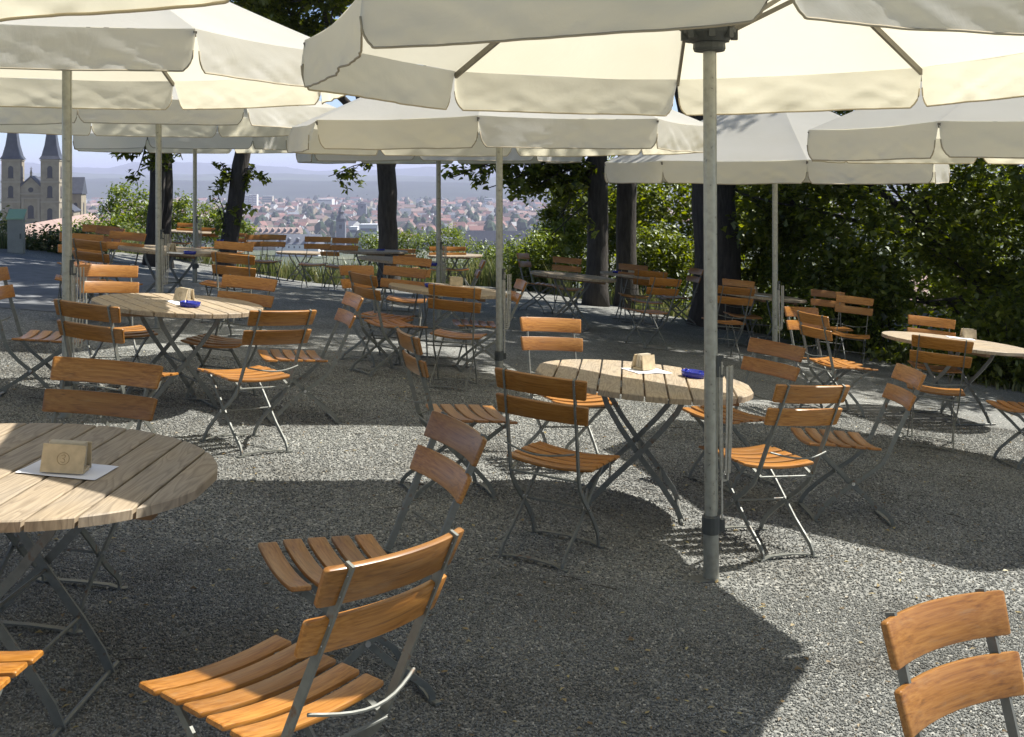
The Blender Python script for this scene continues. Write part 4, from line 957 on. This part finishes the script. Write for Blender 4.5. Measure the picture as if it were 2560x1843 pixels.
# trees and shrubs standing on the slope below the rim
def shrub(label, u, v, d, r, n, leaf=.10, per=26, m='bush', name='shrub', spread=.26, shape='kite'):
    k_ = 1.22 if u < 1250 else 1.08 if u < 1460 else 1.0; d *= k_; r = tuple(q * k_ for q in r); leaf *= (k_ + 1) / 2
    p = W(u, v, d); z = hill(p.x, d); t = thing(name, label, 'shrub', 'shrubs along the terrace rim'); t.location = (p.x, d, z); c = p.z - z
    cs = blob((0, 0, c), r, n, int(u), .7) + (blob((0, 0, c * .5), (r[0] * .9, r[1] * .9, c * .5), int(n * .6), int(u) + 1, .7) if c > r[2] * 1.1 else []); mb = MB()
    for k in range(5):
        a = k * 1.257 + u; limb(mb, (0.05 * math.cos(a), .05 * math.sin(a), -.1), (r[0] * .55 * math.cos(a), r[1] * .55 * math.sin(a), c + r[2] * .3), .03, .006, k + u, .12, 6, 5)
    mb.obj('stems', M['bark'], t); link('foliage', leaf_mesh('foliage', cs, per, spread, leaf, M[m], shape), t)
shrub('round sunlit yellow-green tree between church and twin trunks', 318, 535, 27, (.80, .7, .72), 120)
shrub('low dark-lit shrub under the twin trunks', 290, 580, 25.5, (.55, .5, .40), 60)
shrub('sunlit tree crown right of the twin trunks', 442, 540, 28, (.52, .5, .60), 80)
shrub('paler tree crown left of the leaning trunk', 520, 555, 31, (.62, .6, .55), 80)
shrub('pale green crown half hidden by the leaning trunk', 590, 572, 33, (.50, .5, .42), 50)
shrub('wispy shrub behind the left pole in front of the red roof', 205, 588, 24.5, (.45, .4, .30), 50, .08)
shrub('bright lime green bush in front of the trunk by the hanging branch', 1345, 640, 23.2, (.72, .6, .50), 150, .085)
shrub('bright bush top behind the lime green one', 1425, 590, 24.5, (.36, .4, .28), 60, .085)
shrub('taller dark green shrub beside the dark trunk', 1425, 530, 26, (.62, .5, .62), 110, .12, 26, 'leaf')
shrub('small bush leaning out over the slate roof', 1380, 580, 25.5, (.30, .3, .22), 40, .09)
shrub('grey-green shrub right of the dark central trunk', 1025, 608, 25, (.42, .4, .26), 50, .07)
shrub('tufted shrub behind the thin centre pole', 1120, 602, 25, (.45, .4, .32), 60, .07)
shrub('pale shrub below the slate roof', 1210, 640, 24.6, (.5, .4, .30), 60, .07)
shrub('small shrub left of the dark central trunk', 935, 612, 25.4, (.3, .3, .25), 40, .07)
shrub('leafy undergrowth under the trees right of the twin trunks', 1640, 640, 22.6, (.8, .6, .60), 110, .10, 24, 'leaf')
shrub('dark leafy tree crown filling the gap between the trunks', 1690, 545, 25, (2.0, 1.2, 1.35), 260, .12, 30, 'leaf', spread=.42, shape='leaf')
shrub('dark crown behind the second dark trunk', 1545, 470, 27, (1.2, 1.0, .75), 120, .12, 30, 'leaf', spread=.4, shape='leaf')
shrub('dark crown right of the thick old trunk', 1960, 505, 22, (1.0, .9, .9), 130, .11, 30, 'leaf', spread=.4, shape='leaf')
shrub('sunlit undergrowth right of the far right pole', 1985, 640, 18.6, (.55, .5, .55), 100, .09, 24)
shrub('dark undergrowth behind the lost chairs', 2120, 690, 17.4, (.60, .5, .55), 120, .10, 24, 'leaf')
shrub('sunlit shrub left of the shed', 2200, 715, 16.4, (.42, .4, .42), 80, .09, 24)
shrub('shrub under the table at the right edge', 2420, 870, 14.6, (.50, .4, .35), 80, .07, 24)
shrub('undergrowth behind the right edge table', 2520, 830, 14.2, (.5, .5, .6), 100, .10, 24, 'leaf')
shrub('dark crown on the slope behind the leafy right side', 2280, 545, 25, (2.3, 1.2, 1.7), 240, .12, 30, 'leaf', spread=.45, shape='leaf')
shrub('dark crown on the slope at the right edge', 2500, 600, 23, (1.9, 1.2, 1.5), 220, .12, 30, 'leaf', spread=.45, shape='leaf')
shrub('dark bush at the foot of the thick old trunk', 1880, 640, 19.4, (.55, .5, .7), 110, .10, 24, 'leaf')

for k_, (u_, v_, d_, lab) in enumerate([(8, 585, 19.4, 'feathery weeds left of the grey pedestal'), (95, 616, 19.2, 'feathery weeds right of the grey pedestal'), (140, 620, 19.0, 'feathery weeds left of the nearest left pole'), (212, 624, 19.0, 'feathery weeds behind the dark brown chair'), (330, 612, 22.8, 'weeds in front of the round yellow-green tree')]):
    shrub(lab, u_, v_, d_, (.38, .35, .34), 46, .09, 20, 'weed')
# weeds and grass along the rim: one mass of blades
def blades(name, label, pts, m, wmin=.008, wmax=.02):
    mb = MB()
    for x, y, z, h in pts:
        a = rnd.uniform(0, 6.28); w_ = rnd.uniform(wmin, wmax); l = rnd.uniform(-.4, .4), rnd.uniform(-.4, .4); c, s = math.cos(a) * w_, math.sin(a) * w_
        mb.add([(x - c, y - s, z - .02), (x + c, y + s, z - .02), (x + l[0] * h * .4 + c * .7, y + l[1] * h * .4 + s * .7, z + h * .6), (x + l[0] * h * .4 - c * .7, y + l[1] * h * .4 - s * .7, z + h * .6), (x + l[0] * h, y + l[1] * h, z + h)], [(0, 1, 2, 3), (3, 2, 4)])
    tag(mb.obj(name, M[m]), label, kind='stuff')
pts = []
for k in range(19000):
    x = rnd.uniform(-13.5, 6.5); s = abs(rnd.gauss(0, 1.0)) + rnd.uniform(-.2, .3); y = edge_y(x) + s; n = noise.noise((x * .9, y * .9, 4))
    if n < -.25: continue
    pts.append((x, y, hill(x, y), rnd.uniform(.10, .32) * (1 + .8 * n) * (1.45 if x < -6.5 else 2.1 if x < 1.2 else .9)))
blades('rim_grass', 'tall weeds and grass growing along the rim of the terrace', pts, 'weed')
pts = []
for k in range(2600):
    x = rnd.uniform(5.0, 9); y = edge_y(x) - abs(rnd.gauss(0, .5)) + .2
    if noise.noise((x * 1.2, y * 1.2, 9)) > -.1: pts.append((x, y, gz(x, y), rnd.uniform(.03, .12)))
blades('grass_patch', 'thin grass patch at the right rim behind the table', pts, 'weed')

# grey post with a slanted green lid at the far left of the path
def post_box():
    p = at(41, 632); t = thing('pedestal_box', 'grey metal pedestal with slanted green lid beside the path at far left', 'pedestal'); t.location = p; t.rotation_euler.z = R_(12)
    hh = 84 / FPX * p.y; wd = 36 / FPX * p.y
    mb = MB(); a, b = wd / 2, wd * .42
    mb.add([(-a, -b, -.05), (a, -b, -.05), (a, b, -.05), (-a, b, -.05), (-a, -b, hh), (a, -b, hh), (a, b, hh + .13), (-a, b, hh + .13)], [(0, 3, 2, 1), (0, 1, 5, 4), (1, 2, 6, 5), (2, 3, 7, 6), (3, 0, 4, 7), (4, 5, 6, 7)])
    mb.obj('case', flat('grey_enamel', (.38, .37, .31), .6, 0, .1, 6), t)
    mb = MB(); mb.add([(-a - .02, -b - .03, hh - .005), (a + .02, -b - .03, hh - .005), (a + .02, b + .03, hh + .165), (-a - .02, b + .03, hh + .165), (-a - .02, -b - .03, hh + .02), (a + .02, -b - .03, hh + .02), (a + .02, b + .03, hh + .19), (-a - .02, b + .03, hh + .19)], [(0, 3, 2, 1), (0, 1, 5, 4), (1, 2, 6, 5), (2, 3, 7, 6), (3, 0, 4, 7), (4, 5, 6, 7)])
    mb.obj('lid', flat('green_panel', (.42, .60, .38), .6), t)
    mb = MB(); mb.box((a * .7, -b - .006, hh * .5), (.03, .012, .10)); mb.obj('handle', M['frame'], t)
post_box()

# ------------------------------------------------------------------ loose stones and fallen leaves on the gravel
def pebbles(name, label, y0, y1, dens, rmin, rmax, seed):
    """a patch of ground carrying real stones (geometry nodes)"""
    mb = MB(); rows = []
    for j in range(25):
        y = y0 + (y1 - y0) * j / 24; hw = .47 * y + .25; rows.append([(-hw + 2 * hw * i / 30, y, gz(-hw + 2 * hw * i / 30, y) + .0025) for i in range(31)])
    mb.grid(rows); o = mb.obj(name, M['pebble']); tag(o, label, kind='stuff')
    ng = bpy.data.node_groups.new(name, 'GeometryNodeTree'); ng.interface.new_socket('Geometry', in_out='INPUT', socket_type='NodeSocketGeometry'); ng.interface.new_socket('Geometry', in_out='OUTPUT', socket_type='NodeSocketGeometry')
    n = ng.nodes; L = ng.links.new; gi, go = n.new('NodeGroupInput'), n.new('NodeGroupOutput')
    dp = n.new('GeometryNodeDistributePointsOnFaces'); dp.inputs['Density'].default_value = dens; dp.inputs['Seed'].default_value = seed
    ic = n.new('GeometryNodeMeshIcoSphere'); ic.inputs['Radius'].default_value = 1; ic.inputs['Subdivisions'].default_value = 1
    smn = n.new('GeometryNodeSetMaterial'); smn.inputs['Material'].default_value = M['pebble']
    sc_ = n.new('FunctionNodeRandomValue'); sc_.data_type = 'FLOAT_VECTOR'; sc_.inputs[0].default_value = (rmin, rmin * .75, rmin * .4); sc_.inputs[1].default_value = (rmax, rmax * .7, rmax * .6)
    ro = n.new('FunctionNodeRandomValue'); ro.data_type = 'FLOAT_VECTOR'; ro.inputs[0].default_value = (-.7, -.7, 0); ro.inputs[1].default_value = (.7, .7, 6.28)
    ip = n.new('GeometryNodeInstanceOnPoints')
    L(gi.outputs[0], dp.inputs['Mesh']); L(ic.outputs['Mesh'], smn.inputs['Geometry']); L(dp.outputs['Points'], ip.inputs['Points']); L(smn.outputs[0], ip.inputs['Instance'])
    L(sc_.outputs[0], ip.inputs['Scale']); L(ro.outputs[0], ip.inputs['Rotation']); L(ip.outputs[0], go.inputs[0])
    md = o.modifiers.new('stones', 'NODES'); md.node_group = ng
pebbles('gravel_stones', 'loose grey crushed stone covering the near ground', 1.75, 5.2, 13000, .0028, .0068, 1)
pebbles('gravel_chips', 'loose grey crushed stone covering the middle ground', 5.2, 10.5, 4200, .0042, .0088, 2)
mb = MB()
for k in range(1250):
    y = 1.9 + 14 * rnd.random() ** 1.3; x = rnd.uniform(-.46, .46) * y; s = rnd.uniform(.007, .019); a = rnd.uniform(0, 6.28); z = gz(x, y) + .008
    c, q = math.cos(a) * s, math.sin(a) * s; u_ = rnd.uniform(.1, .7) * s
    mb.add([(x - c, y - q, z), (x + q * .5, y - c * .5, z + u_), (x + c, y + q, z + rnd.uniform(0, .4) * s), (x - q * .55, y + c * .55, z + u_ * .6)], [(0, 1, 2), (0, 2, 3)])
tag(mb.obj('fallen_leaves', M['drop_leaf']), 'small dry yellow and brown leaves strewn over the gravel', kind='stuff')

mb = MB()
for k in range(140):
    y = 1.9 + 9 * rnd.random(); x = rnd.uniform(-.46, .46) * y; a = rnd.uniform(0, 6.28); L_ = rnd.uniform(.02, .07); b = rnd.uniform(-.5, .5)
    p_ = [(x, y), (x + L_ * math.cos(a), y + L_ * math.sin(a)), (x + L_ * (math.cos(a) + math.cos(a + b)), y + L_ * (math.sin(a) + math.sin(a + b)))]
    mb.tube([(q[0], q[1], gz(*q) + .010) for q in p_], .0018, 4)
tag(mb.obj('twigs', M['twig']), 'thin dry twigs scattered over the gravel', kind='stuff')
# ------------------------------------------------------------------ haze over the plain: one closed box
def haze():
    m = bpy.data.materials.new('haze_air'); m.use_nodes = True; nt = m.node_tree; nt.nodes.remove(nt.nodes['Principled BSDF'])
    pv = nt.nodes.new('ShaderNodeVolumePrincipled'); pv.inputs['Color'].default_value = (.72, .74, 1.0, 1); pv.inputs['Density'].default_value = HAZE
    nt.links.new(pv.outputs[0], nt.nodes['Material Output'].inputs['Volume'])
    mb = MB(); zt = 165; zb = PLAIN - 6; mb.box((0, 0, (zt + zb) / 2), (70000, 70000, zt - zb)); tag(mb.obj('haze', m), kind='stuff')
HAZE = 1.4e-4
haze()
